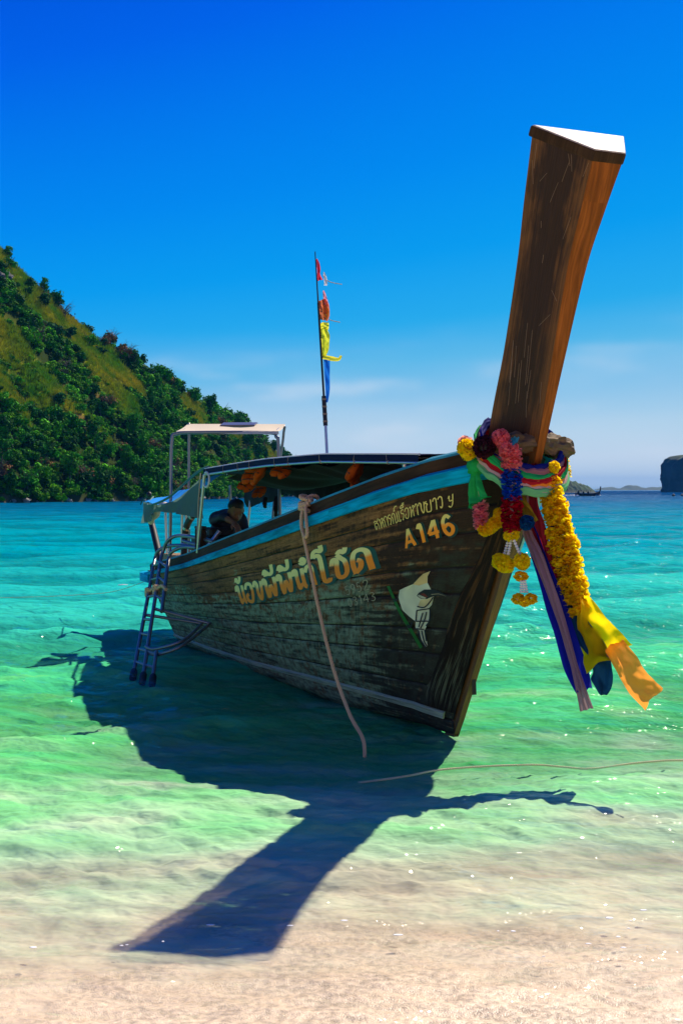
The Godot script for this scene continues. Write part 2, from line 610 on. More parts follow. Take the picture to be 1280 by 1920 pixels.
func sheet(rows: PackedFloat32Array, cols: int, height: Callable, color, uv_scale: Vector2) -> ArrayMesh:
	var m := rows.size()
	var P := PackedVector3Array()
	P.resize(m * (cols + 1))
	var C := PackedColorArray()
	if color != null:
		C.resize(P.size())
	var UV := PackedVector2Array()
	UV.resize(P.size())
	for i in m:
		var z := rows[i]
		var wide := 5.0 + 0.42 * maxf(3.5, -z)
		if uv_scale.x == uv_scale.y and z > -3.2:
			wide = minf(90.0, wide + (z + 3.2) * 22.0)
		var step := absf(rows[mini(i + 1, m - 1)] - rows[maxi(i - 1, 0)]) * 0.5
		step = maxf(step, 2.0 * wide / cols)
		for j in cols + 1:
			var x := (2.0 * j / cols - 1.0) * wide
			var k := i * (cols + 1) + j
			P[k] = Vector3(x, height.call(x, z, step), z)
			UV[k] = Vector2(x, z) * uv_scale
			if color != null:
				C[k] = color.call(x, z, P[k].y)
	var Nn := PackedVector3Array()
	Nn.resize(P.size())
	for i in m:
		for j in cols + 1:
			var dx := P[i * (cols + 1) + mini(j + 1, cols)] - P[i * (cols + 1) + maxi(j - 1, 0)]
			var dz := P[mini(i + 1, m - 1) * (cols + 1) + j] - P[maxi(i - 1, 0) * (cols + 1) + j]
			var n := dx.cross(dz).normalized()
			Nn[i * (cols + 1) + j] = n if n.y > 0 else -n
	var I := PackedInt32Array()
	I.resize((m - 1) * cols * 6)
	var at := 0
	for i in m - 1:
		for j in cols:
			var a := i * (cols + 1) + j
			var b := a + cols + 1
			I[at] = a
			I[at + 1] = b
			I[at + 2] = a + 1
			I[at + 3] = a + 1
			I[at + 4] = b
			I[at + 5] = b + 1
			at += 6
	# rows run away from the shore (z falling): seen from above the corners a, a + 1, b + 1, b must run clockwise
	for k in range(0, I.size(), 3):
		var t := I[k + 1]
		I[k + 1] = I[k + 2]
		I[k + 2] = t
	if rows[1] < rows[0]:
		for k in range(0, I.size(), 3):
			var t := I[k + 1]
			I[k + 1] = I[k + 2]
			I[k + 2] = t
	var arr := []
	arr.resize(Mesh.ARRAY_MAX)
	arr[Mesh.ARRAY_VERTEX] = P
	arr[Mesh.ARRAY_NORMAL] = Nn
	arr[Mesh.ARRAY_TEX_UV] = UV
	arr[Mesh.ARRAY_INDEX] = I
	if color != null:
		arr[Mesh.ARRAY_COLOR] = C
	else:
		pass
	if true:
		var Tg := PackedFloat32Array()
		Tg.resize(P.size() * 4)
		for k in P.size():
			Tg[k * 4] = 1.0
			Tg[k * 4 + 3] = 1.0
		arr[Mesh.ARRAY_TANGENT] = Tg
	var mesh := ArrayMesh.new()
	mesh.add_surface_from_arrays(Mesh.PRIMITIVE_TRIANGLES, arr)
	return mesh


const SEA_D := [12.0, 15.0, 22.0, 40.0, 70.0, 130.0, 260.0, 600.0, 3000.0]
const SEA_R := [0.045, 0.028, 0.012, 0.002, 0.001, 0.001, 0.001, 0.001, 0.002]
const SEA_G := [0.42, 0.40, 0.345, 0.25, 0.19, 0.115, 0.06, 0.032, 0.030]
const SEA_B := [0.23, 0.29, 0.31, 0.29, 0.265, 0.22, 0.17, 0.115, 0.11]
# colour of the water itself by its depth over the sand, near the shore
const SHOAL_D := [0.0, 0.06, 0.14, 0.26, 0.42, 0.65, 1.0]
const SHOAL_R := [0.72, 0.64, 0.50, 0.33, 0.17, 0.085, 0.05]
const SHOAL_G := [0.60, 0.60, 0.57, 0.53, 0.47, 0.43, 0.42]
const SHOAL_B := [0.46, 0.45, 0.40, 0.32, 0.20, 0.135, 0.17]


# the sheet that stands for the light scattered in the water lies half way down in the shallows
func water_mid(x: float, z: float, step: float) -> float:
	var y := sea_height(x, z, step)
	var deep := maxf(0.0, y - bed(x, z))
	var near := smoothstep(17.0, 10.0, -z)
	var fold := 1.0 - 2.2 * absf(bed_fine.get_noise_2d(x * 1.5 + 40.0 + y * 6.0, z * 2.6))
	return y * lerpf(0.96, 0.8, near) - 0.012 - 0.0005 * absf(z) - 0.5 * minf(deep, 0.12) * near + 0.025 * fold * near * smoothstep(0.02, 0.2, deep)


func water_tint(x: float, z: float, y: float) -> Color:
	var d := -z - 0.05 * x
	var cloudy := wave_a.get_noise_2d(x * 2.6 + 30.0, z * 6.0)
	d *= 1.0 + 0.30 * wave_b.get_noise_2d(x * 0.55, z * 0.35)
	var below := maxf(0.0, y - bed(x, z))
	var depth := below * 2.0 if below < 0.06 else below + 0.06
	var murk := depth * (1.0 + 0.7 * cloudy)
	var c := Color(lerp_in(murk, SHOAL_D, SHOAL_R), lerp_in(murk, SHOAL_D, SHOAL_G), lerp_in(murk, SHOAL_D, SHOAL_B))
	c = c.lerp(Color(lerp_in(d, SEA_D, SEA_R), lerp_in(d, SEA_D, SEA_G), lerp_in(d, SEA_D, SEA_B)), smoothstep(10.5, 15.0, d))
	var crest := clampf(1.0 + 6.0 * sea_height(x, z, 0.08) + 0.22 * wave_a.get_noise_2d(x * 9.0 + 9.0, z * 18.0) + 0.15 * cloudy, 0.72, 1.35)  # reflected and refracted wave light painted in: lighter crests, darker troughs and streaks
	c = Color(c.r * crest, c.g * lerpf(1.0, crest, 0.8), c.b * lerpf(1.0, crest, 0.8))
	c.a = 1.0 - exp(-9.0 * maxf(murk, 0.0))
	return c


func sea_and_sand() -> void:
	make_waves()
	var root := Node3D.new()
	root.name = "sea"
	add_child(root)
	root.set_meta("kind", "structure")
	root.set_meta("label", "clear shallow sea, pale green over the sand and deep blue far out")
	var rows := PackedFloat32Array()
	var z := 1.5
	while z > -7000.0:
		rows.append(z)
		z -= maxf(0.026, 0.0078 * maxf(3.0, -z)) if z < -3.4 else 0.08
	var water := structure("water_surface", sheet(rows, 380, func(x, zz, st): return sea_height(x, zz, st), null, Vector2(0.10, 0.19)), M.water, "", root)
	water.remove_meta("kind")
	var rows2 := PackedFloat32Array()
	for i in rows.size():
		if rows[i] > -40.0 or i % 2 == 0:
			rows2.append(rows[i])
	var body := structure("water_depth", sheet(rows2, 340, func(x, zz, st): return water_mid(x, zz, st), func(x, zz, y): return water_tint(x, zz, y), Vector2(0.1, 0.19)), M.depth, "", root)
	body.remove_meta("kind")
	# the sand: one sheet from an unseen beach bank behind the camera, steepened to bounce light, down under the water
	var g := PackedFloat32Array()
	z = 60.0
	while z > -70.0:
		g.append(z)
		z -= 2.0 if z > 4.0 else 0.4 if z > -2.5 else (0.035 if z > -9.0 else 0.18 + 0.02 * absf(z + 9.0))
	structure("sand", sheet(g, 420, func(x, zz, _s): return bed(x, zz), null, Vector2(0.42, 0.42)), M.sand, "pale wet sand of the beach running down under the water")
	# flecks of foam along the spent wave and the shore
	var f := Soup.new()
	rng.seed = 61
	for k in 130:
		var x := rng.randf_range(-1.6, 2.4)
		var na := wave_a.get_noise_2d(x, -5.3)
		var nb := wave_b.get_noise_2d(x, -5.3)
		var zz := -(5.15 + 0.16 * x + 0.30 * na + 0.45 * nb) + rng.randfn() * 0.10
		if rng.randf() > 0.15 + 0.85 * smoothstep(0.0, 1.6, x):
			continue
		var r := rng.randf_range(0.003, 0.010) * (1.6 if rng.randf() < 0.1 else 1.0)
		f.ball(Vector3(x, sea_height(x, zz, 0.03) + 0.001, zz), Vector3(r * rng.randf_range(1.0, 2.6), 0.0016, r), 4, 7)
	structure("foam_flecks", f.done(), M.foam, "scattered white flecks of foam on the lip of the last wave").set_meta("kind", "stuff")


# ------------------------------------------------------------------ hill, trees, islets
# stations along the shore from left to right: bearing (x over distance), distance of the shore, of the ridge, height of the ridge
const HILL := [
	[-0.62, 150.0, 250.0, 66.0], [-0.45, 158.0, 242.0, 58.0], [-0.35, 165.0, 238.0, 54.5], [-0.2667, 172.0, 236.0, 46.0], [-0.2354, 180.0, 241.0, 38.5], [-0.2042, 188.0, 248.0, 34.0], [-0.1646, 200.0, 258.0, 28.0],
	[-0.1417, 212.0, 268.0, 25.2], [-0.125, 225.0, 280.0, 23.0], [-0.0875, 265.0, 315.0, 18.8], [-0.0708, 290.0, 335.0, 16.4], [-0.0417, 340.0, 370.0, 9.8], [-0.0271, 390.0, 405.0, 3.0], [-0.018, 420.0, 428.0, 0.4]]
var hill_noise := noise(61, 0.035, 4)
var hill_cover := noise(62, 0.045, 3)


func hill_at(a: float, v: float) -> Vector3:
	var k := clampi(int(a), 0, HILL.size() - 2)
	var f := a - k
	var A: Array = HILL[k]
	var B: Array = HILL[k + 1]
	var bear := lerpf(A[0], B[0], f)
	var d0 := lerpf(A[1], B[1], f)
	var d1 := lerpf(A[2], B[2], f)
	var top := lerpf(A[3], B[3], f)
	var d := lerpf(d0, d1, v)
	var prof := pow(v, 0.92) if v <= 1.0 else maxf(0.0, 1.0 - pow((v - 1.0) * 1.6, 1.4))
	var x := bear * d + (bear * 18.0 if v > 1.0 else 0.0) * (v - 1.0)
	var p := Vector3(x, 0, -d)
	var n := hill_noise.get_noise_2d(p.x, p.z)
	p.y = top * prof + n * minf(1.0, v * 3.0) * (1.2 + 0.09 * top) * (1.0 if absf(v - 1.0) > 0.25 else 0.45) - (1.4 if v <= 0.001 else 0.0)
	return p


func grassy(p: Vector3, v: float) -> float:
	# open grass runs in a band below the ridge
	return smoothstep(0.55, 0.85, v + 0.95 * hill_cover.get_noise_2d(p.x, p.z) - 0.15 * smoothstep(-0.25, -0.30, p.x / -p.z * 1.0))


func make_crown(seed_: int, tone: Color, leaves: int, size: float, spread: Vector3, lumps: int) -> ArrayMesh:
	var r := RandomNumberGenerator.new()
	r.seed = seed_
	var s := Soup.new()
	s.flat()
	var C := []
	for i in lumps:
		var d := Vector3(r.randf_range(-1, 1), r.randf_range(-0.6, 1.0), r.randf_range(-1, 1)).normalized() * r.randf_range(0.2, 0.75)
		C.append([Vector3(d.x * spread.x, d.y * spread.y, d.z * spread.z), r.randf_range(0.28, 0.5), r.randf_range(0.7, 1.35)])
	for i in leaves:
		var c: Array = C[r.randi() % lumps]
		var d := Vector3(r.randfn(), r.randfn(), r.randfn()).normalized()
		var p: Vector3 = c[0] + d * c[1] * pow(r.randf(), 0.35)
		var up := (d + Vector3(r.randfn(), r.randfn() + 0.6, r.randfn()) * 0.55).normalized()
		var e := up.cross(Vector3(r.randfn(), r.randfn(), r.randfn())).normalized() * size * r.randf_range(0.6, 1.4)
		var f := up.cross(e) * r.randf_range(0.5, 0.9)
		var k: float = c[2] * r.randf_range(0.65, 1.4)
		s.tint(Color(tone.r * k * r.randf_range(0.8, 1.3), tone.g * k, tone.b * k))
		s.quad(p - e - f * 0.4, p + f, p + e - f * 0.2, p - f)
	return s.done()


func make_trunk(seed_: int, tall: float, thick: float, bare: bool) -> ArrayMesh:
	var r := RandomNumberGenerator.new()
	r.seed = seed_
	var s := Soup.new()
	var top := Vector3(r.randf_range(-0.15, 0.15), 0.1, r.randf_range(-0.15, 0.15))
	s.tube(curve([Vector3(0, -tall - 0.6, 0), Vector3(0.05, -tall * 0.5, 0.03), top], 5), PackedFloat32Array([thick * 1.3, thick, thick * 0.9, thick * 0.75, thick * 0.6, thick * 0.4]), 6)
	for i in (16 if bare else 5):
		var a := r.randf() * TAU
		var y0 := r.randf_range(-0.5, 0.1)
		var d := Vector3(cos(a) * r.randf_range(0.4, 0.9), r.randf_range(0.3, 1.0), sin(a) * r.randf_range(0.4, 0.9))
		var a0 := Vector3(0, y0, 0)
		s.tube(curve([a0, a0 + d * 0.5 + Vector3(0, 0.05, 0), a0 + d], 3), PackedFloat32Array([thick * 0.5, thick * 0.35, thick * 0.22, thick * 0.08]), 4, false)
		if bare:
			for k in 4:
				var b := a0 + d * r.randf_range(0.4, 0.95)
				s.tube(PackedVector3Array([b, b + Vector3(r.randfn(), r.randf() + 0.3, r.randfn()) * 0.28]), PackedFloat32Array([thick * 0.18, thick * 0.05]), 3, false)
	return s.done()


func hill_and_trees() -> void:
	# ground of the hill
	var P := []
	var s := Soup.new()
	var na := 150
	var nv := 46
	for i in na + 1:
		var row := PackedVector3Array()
		for j in nv + 1:
			row.append(hill_at(float(i) / na * (HILL.size() - 1.0), pow(float(j) / nv, 1.1) * 1.65))
		P.append(row)
	for i in na:
		for j in nv:
			var q := [P[i][j], P[i][j + 1], P[i + 1][j + 1], P[i + 1][j]]
			for k in [0, 1, 2, 0, 2, 3]:
				var p: Vector3 = q[k]
				var v := pow(float(j + (1 if k in [1, 2] else 0)) / nv, 1.1) * 1.65
				var g := grassy(p, v)
				var n := hill_cover.get_noise_2d(p.x * 4.0, p.z * 4.0 + p.y * 3.0)
				var c := Color(0.030, 0.050, 0.010).lerp(Color(0.32 + 0.14 * n, 0.34 + 0.10 * n, 0.022), g)
				c = c.lerp(Color(0.20, 0.12, 0.035), smoothstep(0.25, 0.6, hill_cover.get_noise_2d(p.x * 2.0 + 50.0, p.z * 2.0)) * 0.75)
				if p.y < 0.9:
					c = Color(0.10, 0.085, 0.07)
				s.tint(c)
				s.v(p)
	structure("hillside", s.done(), M.hill, "steep hillside of dry yellow-green grass and scrub")

	# trees: a few kinds, then copies that share their meshes
	var kinds := []
	for k in 4:
		kinds.append([make_crown(100 + k, [Color(0.030, 0.200, 0.010), Color(0.016, 0.120, 0.014), Color(0.070, 0.280, 0.008), Color(0.012, 0.080, 0.016)][k], 430, 0.13, Vector3(1, 0.75, 1), 9 + k), make_trunk(120 + k, 0.9, 0.07, false)])
	var tall := []
	for k in 2:
		tall.append([make_crown(140 + k, [Color(0.022, 0.150, 0.012), Color(0.040, 0.190, 0.012)][k], 420, 0.11, Vector3(0.62, 1.25, 0.62), 9), make_trunk(150 + k, 1.7, 0.055, false)])
	var dry := [make_crown(160, Color(0.16, 0.080, 0.030), 240, 0.10, Vector3(1, 0.7, 1), 8), make_trunk(161, 0.9, 0.05, true)]
	var bare := [make_crown(170, Color(0.10, 0.085, 0.05), 70, 0.07, Vector3(1, 0.8, 1), 8), make_trunk(171, 1.1, 0.05, true)]
	rng.seed = 5
	var first := {}
	var spots := []
	for i in 92:   # along the ridge
		var a := rng.randf_range(2.6, 11.6)
		spots.append([a, rng.randf_range(0.86, 1.04), "ridge"])
	for i in 34:   # the water's edge
		spots.append([rng.randf_range(2.5, 12.0), rng.randf_range(0.02, 0.07), "shore"])
	while spots.size() < 290:
		var a := rng.randf_range(2.4, 11.8)
		var v := pow(rng.randf(), 1.15) * 0.92
		var p := hill_at(a, v)
		if rng.randf() < grassy(p, v) * 0.72:
			continue
		spots.append([a, v, "slope"])
	for sp in spots:
		var p := hill_at(sp[0], sp[1])
		var far: float = -p.z / 200.0
		var what := rng.randf()
		var kind: Array
		var called := "broadleaf_tree"
		var label: String
		var high: float = 1.0
		var r := rng.randf_range(1.3, 2.4) * lerpf(1.0, 0.75, sp[1]) * lerpf(1.0, far, 0.5)
		if sp[2] == "ridge":
			r *= rng.randf_range(0.8, 1.35)
		if what < 0.09 and sp[2] != "shore":
			kind = bare; called = "bare_tree"; label = "leafless grey-brown tree with thin spreading twigs on the hill"
		elif what < 0.19:
			kind = dry; called = "dry_tree"; label = "brown withered tree among the green ones on the hillside"
		elif what < 0.36:
			kind = tall[rng.randi() % 2]; called = "slender_tree"; label = "slender upright green tree rising above its neighbours on the hillside"; r *= 1.05; high = 1.5
		else:
			kind = kinds[rng.randi() % 4]
			label = ""
		var px: float = 640.0 + 2400.0 * p.x / -p.z
		var size := "small " if r < 1.25 else "large " if r > 1.9 else "middling "
		var side := "at the picture's left edge" if px < 90 else "left of the boat" if px < 270 else "behind the boat's awning" if px < 430 else "above the boat's canopy"
		var tone: String = {0: "bright green", 1: "deep green", 2: "yellow-green", 3: "blackish green"}.get(kinds.find(kind), "green")
		var up: String = "on the skyline" if sp[2] == "ridge" else "at the waterline" if sp[2] == "shore" else "low on the hillside" if sp[1] < 0.25 else "half way up the hillside" if sp[1] < 0.55 else "high on the hillside"
		label = {"bare_tree": size + "leafless grey-brown tree ", "dry_tree": size + "withered brown tree ", "slender_tree": size + "slender upright green tree "}.get(called, size + tone + " bushy tree ") + up + " " + side
		var key := str(kind[0].get_rid())
		var o: Node3D
		if first.has(key):
			o = first[key].duplicate()
			o.name = numbered(called)
			add_child(o, true)
		else:
			o = Node3D.new()
			o.name = numbered(called)
			add_child(o, true)
			obj("crown", kind[0], M.leaf, o)
			obj("trunk", kind[1], M.bark, o)
			first[key] = o
		o.set_meta("label", label)
		o.set_meta("category", "tree")
		o.set_meta("group", {"ridge": "trees on the ridge of the hill", "shore": "trees at the foot of the hill", "slope": "trees on the hillside"}[sp[2]] + (", bare" if called == "bare_tree" else ", dry" if called == "dry_tree" else ", slender" if called == "slender_tree" else ""))
		o.transform = Transform3D(Basis(Vector3.UP, rng.randf() * TAU).scaled(Vector3(r, r * rng.randf_range(0.85, 1.15), r)), p + Vector3(0, r * (0.75 if high == 1.0 else 1.35), 0))
	# scrub that nobody could count
	for kind in 3:
		var mm := MultiMesh.new()
		mm.transform_format = MultiMesh.TRANSFORM_3D
		mm.use_colors = true
		mm.mesh = [kinds[1][0], kinds[0][0], kinds[2][0]][kind]
		var X := []
		while X.size() < [1100, 1200, 1600][kind]:
			var a := rng.randf_range(0.0, 12.4)
			var v := pow(rng.randf(), 1.1) * 1.02
			var p := hill_at(a, v)
			var g := grassy(p, v)
			if rng.randf() < g * (0.86 if kind < 2 else 0.30):
				continue
			var r := rng.randf_range(0.6, 1.5) * lerpf(1.0, -p.z / 200.0, 0.5) * lerpf(1.0, 0.45, g)
			X.append(Transform3D(Basis(Vector3.UP, rng.randf() * TAU).scaled(Vector3(r, r * 0.85, r)), p + Vector3(0, r * 0.35, 0)))
		mm.instance_count = X.size()
		for i in X.size():
			mm.set_instance_transform(i, X[i])
			var k := rng.randf_range(0.55, 1.5)
			mm.set_instance_color(i, Color(k * rng.randf_range(0.8, 1.5), k, k * 0.9))
		var o := MultiMeshInstance3D.new()
		o.name = ["dark_scrub", "green_scrub", "bright_scrub"][kind]
		o.multimesh = mm
		o.material_override = M.leaf
		add_child(o)
		o.set_meta("kind", "stuff")
		o.set_meta("category", "scrub")
		o.set_meta("label", ["dark green undergrowth covering the lower hillside", "mid green undergrowth between the trees of the hillside", "bright yellow-green shrubs scattered over the hillside grass"][kind])
	# grass tufts that give the open slope its grain
	var tuft := Soup.new()
	tuft.flat()
	rng.seed = 8
	for i in 26:
		var a := rng.randf() * TAU
		var d := Vector3(cos(a), 0, sin(a))
		var k := rng.randf_range(0.7, 1.3)
		tuft.tint(Color(0.36 * k, 0.40 * k, 0.025 * k))
		var b := d * rng.randf_range(0.0, 0.6)
		tuft.tri(b + d.cross(Vector3.UP) * 0.09, b + d * 0.35 + Vector3(0, rng.randf_range(0.5, 1.0), 0), b - d.cross(Vector3.UP) * 0.09)
	var mm := MultiMesh.new()
	mm.transform_format = MultiMesh.TRANSFORM_3D
	mm.use_colors = true
	mm.mesh = tuft.done()
	var X := []
	while X.size() < 16000:
		var a := rng.randf_range(0.5, 12.2)
		var v := rng.randf_range(0.2, 1.05)
		var p := hill_at(a, v)
		if rng.randf() < grassy(p, v):
			var r := rng.randf_range(0.4, 0.95)
			X.append(Transform3D(Basis(Vector3.UP, rng.randf() * TAU).scaled(Vector3(r * 1.3, r, r * 1.3)), p))
	mm.instance_count = X.size()
	for i in X.size():
		mm.set_instance_transform(i, X[i])
		var p: Vector3 = X[i].origin
		var n := hill_cover.get_noise_2d(p.x * 3.0, p.z * 3.0)
		mm.set_instance_color(i, Color(1.0 + 0.9 * n, 1.0 + 0.2 * n, 0.8))
	var grass := MultiMeshInstance3D.new()
	grass.name = "hillside_grass"
	grass.multimesh = mm
	grass.material_override = M.leaf
	add_child(grass)
	grass.set_meta("kind", "stuff")
	grass.set_meta("category", "grass")
	grass.set_meta("label", "long yellow-green grass on the open upper hillside")
	# grey limestone crag at the top left, boulders along the foot
	var rock := noise(65, 1.1, 4)
	var c := thing("limestone_crag", "pale grey limestone crag showing between trees at the top of the hill", "rock", hill_at(2.9, 0.90), "", Transform3D())
	for k in 5:
		var q := Soup.new()
		q.ball(hill_at(2.62 + 0.13 * k, 0.84 + 0.05 * (k % 3)) + Vector3(0, -0.4, 0), Vector3(1.3, 2.3 - 0.3 * k, 1.3), 18, 22, 0.7, rock)
		obj("rock_face", q.done(), M.crag, c)
	var stone: Node3D = null
	for i in 46:
		var p := hill_at(rng.randf_range(2.7, 9.6), rng.randf_range(0.0, 0.03))
		p.y = rng.randf_range(0.0, 0.25)
		var o: MeshInstance3D
		if stone == null:
			var q := Soup.new()
			q.ball(Vector3.ZERO, Vector3(1, 0.6, 0.8), 8, 10, 0.8, noise(66, 0.9, 3))
			o = MeshInstance3D.new()
			o.mesh = q.done()
			o.material_override = M.boulder
			stone = o
		else:
			o = stone.duplicate()
		o.name = numbered("shore_boulder")
		add_child(o, true)
		var r := rng.randf_range(0.25, 0.75)
		o.transform = Transform3D(Basis(Vector3.UP, rng.randf() * TAU).scaled(Vector3(r, r, r)), p)
		var bx: float = 640.0 + 2400.0 * p.x / -p.z
		o.set_meta("label", ("small" if r < 0.42 else "large" if r > 0.6 else "middling") + " grey boulder at the foot of the hill, " + ("at the picture's left edge" if bx < 60 else "well left of the boat" if bx < 140 else "a little left of the boat" if bx < 220 else "just beside the boat's stern" if bx < 300 else "behind the boat"))
		o.set_meta("category", "boulder")
		o.set_meta("group", "boulders along the foot of the hill")


func islets() -> void:
	# the sheer limestone rock on the right
	var cliff := noise(71, 0.03, 5)
	var P := []
	var rows := 44
	var cols := 90
	for i in rows + 1:
		var t := float(i) / rows
		var row := PackedVector3Array()
		var y := t * 33.0
		var k := lerp_in(t, [0.0, 0.05, 0.12, 0.3, 0.5, 0.75, 0.86, 0.94, 0.98, 1.0], [0.93, 0.955, 0.93, 0.95, 0.99, 1.02, 0.98, 0.86, 0.60, 0.0])
		for j in cols + 1:
			var a := TAU * (j % cols) / cols
			var d := Vector3(cos(a) * 46.0, 0, sin(a) * 26.0)
			var p := d * k
			var n := cliff.get_noise_3d(d.x * 1.4, y * 0.45, d.z * 1.4)
			var m := cliff.get_noise_3d(d.x * 5.0 + 99.0, y * 2.5, d.z * 5.0)
			p *= 1.0 + 0.20 * n + 0.08 * m
			p.y = y * (0.86 + 0.14 * cos(a - 2.6) + 0.22 * cliff.get_noise_2d(d.x * 2.0, 40.0)) - 1.0
			row.append(p)
		P.append(row)
	var s := Soup.new()
	for i in rows:
		for j in cols:
			var q := [P[i][j], P[i][j + 1], P[i + 1][j + 1], P[i + 1][j]]
			for k in [0, 1, 2, 0, 2, 3]:
				var p: Vector3 = q[k]
				var n := cliff.get_noise_3d(p.x * 2.0, p.y * 0.6, p.z * 2.0)
				var c := Color(0.012, 0.016, 0.026).lerp(Color(0.036, 0.040, 0.050), smoothstep(-0.1, 0.4, n))  # colour carries shade and blue haze, darker than the stone itself
				c = c.lerp(Color(0.025, 0.05, 0.015), smoothstep(24.0, 29.0, p.y + n * 6.0))
				s.tint(c)
				s.v(p)
	var o := structure("limestone_islet", s.done(), M.stone, "sheer limestone rock, shade and haze put into its colour, rising from the sea at the right edge")
	o.position = Vector3(317, 0, -1080)
	# wooded islet behind the garlands
	var bump := noise(72, 0.09, 4)
	P = []
	for i in 61:
		var row := PackedVector3Array()
		for j in 31:
			var x := (i - 30) / 30.0
			var z := (j - 15) / 15.0
			var h := maxf(0.0, 1.0 - x * x - z * z)
			var n := bump.get_noise_2d(i * 3.0, j * 3.0)
			row.append(Vector3(x * 42.0, pow(h, 0.62) * (13.5 - 5.0 * x) * (1.0 + 0.12 * sin(x * 6.0)) + n * 3.4 * minf(1.0, h * 4.0) - (0.8 if h <= 0.0 else 0.0), z * 24.0))
		P.append(row)
	s = Soup.new()
	for i in 60:
		for j in 30:
			var q := [P[i][j], P[i][j + 1], P[i + 1][j + 1], P[i + 1][j]]
			for k in [0, 1, 2, 0, 2, 3]:
				var p: Vector3 = q[k]
				var n := bump.get_noise_2d(p.x * 3.0, p.z * 3.0 + p.y * 4.0)
				var g := 1.0 + n
				s.tint(Color(0.022 * g, 0.060 * g, 0.020 * g) if p.y > 0.6 else Color(0.09, 0.08, 0.07))
				s.v(p)
	o = structure("wooded_islet", s.done(), M.stone, "low wooded islet on the horizon just right of the prow")
	o.position = Vector3(132.0, 0, -880)
	# blue hills on the horizon
	for h in [[1125.0, 1185.0, 6.0, 3], [1165.0, 1228.0, 8.0, 4], [1215.0, 1290.0, 8.0, 5]]:
		var nz := noise(80 + h[3], 0.01, 3)
		var d: float = 3400.0 - 150.0 * h[3]
		var x0: float = (h[0] - 640.0) / 2400.0 * d
		var x1: float = (h[1] - 640.0) / 2400.0 * d
		P = []
		for i in 41:
			var t := i / 40.0
			var row := PackedVector3Array()
			for j in 9:
				var v := j / 8.0
				var y: float = sin(PI * v) * pow(sin(PI * clampf(t, 0.001, 0.999)), 0.8) * h[2] / 2400.0 * d * (1.0 + 0.5 * nz.get_noise_2d(t * 160.0, v * 30.0)) - 0.5
				row.append(Vector3(lerpf(x0, x1, t), y + 1.0, -d - 120.0 * v))
			P.append(row)
		s = Soup.new()
		s.tint(Color(0.05, 0.075, 0.04))
		s.grid(P)
		structure("distant_hills", s.done(), M.stone, ["", "", "", "lowest pale blue hills on the horizon", "pale blue double hill on the horizon", "pale blue hill half hidden by the limestone rock"][h[3]])


# ------------------------------------------------------------------ paint on the hull
# em coordinates (x right, y up, the letters 0..1 high) of a block laid between four (q, t) corners: top left, top right, bottom left, bottom right
func on_block(B: Array, e: Vector2, off: float) -> Vector3:
	var top: Vector2 = B[0].lerp(B[1], e.x)
	var low: Vector2 = B[2].lerp(B[3], e.x)
	var qt := low.lerp(top, e.y)
	return hull_out(qt.x, clampf(qt.y, 0.005, 0.999), off)


func area(p: PackedVector2Array) -> float:
	var a := 0.0
	for i in p.size():
		var q := p[(i + 1) % p.size()]
		a += p[i].x * q.y - q.x * p[i].y
	return a * 0.5


# polygons (outlines and holes) in em space, cut into small cells so that they follow the planks
func paint(s: Soup, polys: Array, B: Array, wide: float, off: float, cell: float, tone: Callable) -> void:
	var outer := []
	var holes := []
	for p in polys:
		if Geometry2D.is_polygon_clockwise(p):
			holes.append(p)
		else:
			outer.append(p)
	for o in outer:
		var r := Rect2(o[0], Vector2.ZERO)
		for q in o:
			r = r.expand(q)
		var x := floorf(r.position.x / cell) * cell
		while x < r.end.x:
			var y := floorf(r.position.y / cell) * cell
			while y < r.end.y:
				var c := PackedVector2Array([Vector2(x, y), Vector2(x + cell, y), Vector2(x + cell, y + cell), Vector2(x, y + cell)])
				var pieces: Array = Geometry2D.intersect_polygons(c, o)
				for h in holes:
					var left := []
					for p in pieces:
						for q in Geometry2D.clip_polygons(p, h):
							left.append(q)
					pieces = left
				for p in pieces:
					var ix := Geometry2D.triangulate_polygon(p)
					for k in ix:
						s.tint(tone.call(p[k]))
						s.v(on_block(B, Vector2(p[k].x / wide, p[k].y), off))
				y += cell
			x += cell


func strokes(lines: Array, width: float, shift := Vector2.ZERO) -> Array:
	var all: Array = []
	for l in lines:
		var p := PackedVector2Array()
		for i in range(0, l.size(), 2):
			p.append(Vector2(l[i], l[i + 1]) + shift)
		# rounded through the points
		var c := PackedVector2Array()
		for i in p.size() - 1:
			var a := p[maxi(i - 1, 0)]
			var d := p[mini(i + 2, p.size() - 1)]
			for k in 4:
				c.append(p[i].cubic_interpolate(p[i + 1], a, d, k / 4.0))
		c.append(p[-1])
		for q in Geometry2D.offset_polyline(c, width * 0.5, Geometry2D.JOIN_ROUND, Geometry2D.END_ROUND):
			all.append(q)
	var merged: Array = []
	for p in all:
		if Geometry2D.is_polygon_clockwise(p):
			merged.append(p)
			continue
		var acc: PackedVector2Array = p
		var rest := []
		for m in merged:
			if Geometry2D.is_polygon_clockwise(m):
				rest.append(m)
				continue
			var u := Geometry2D.merge_polygons(acc, m)
			var n_out := 0
			for q in u:
				if not Geometry2D.is_polygon_clockwise(q):
					n_out += 1
			if n_out == 1:
				for q in u:
					if Geometry2D.is_polygon_clockwise(q):
						rest.append(q)
					else:
						acc = q
			else:
				rest.append(m)
		rest.append(acc)
		merged = rest
	return merged


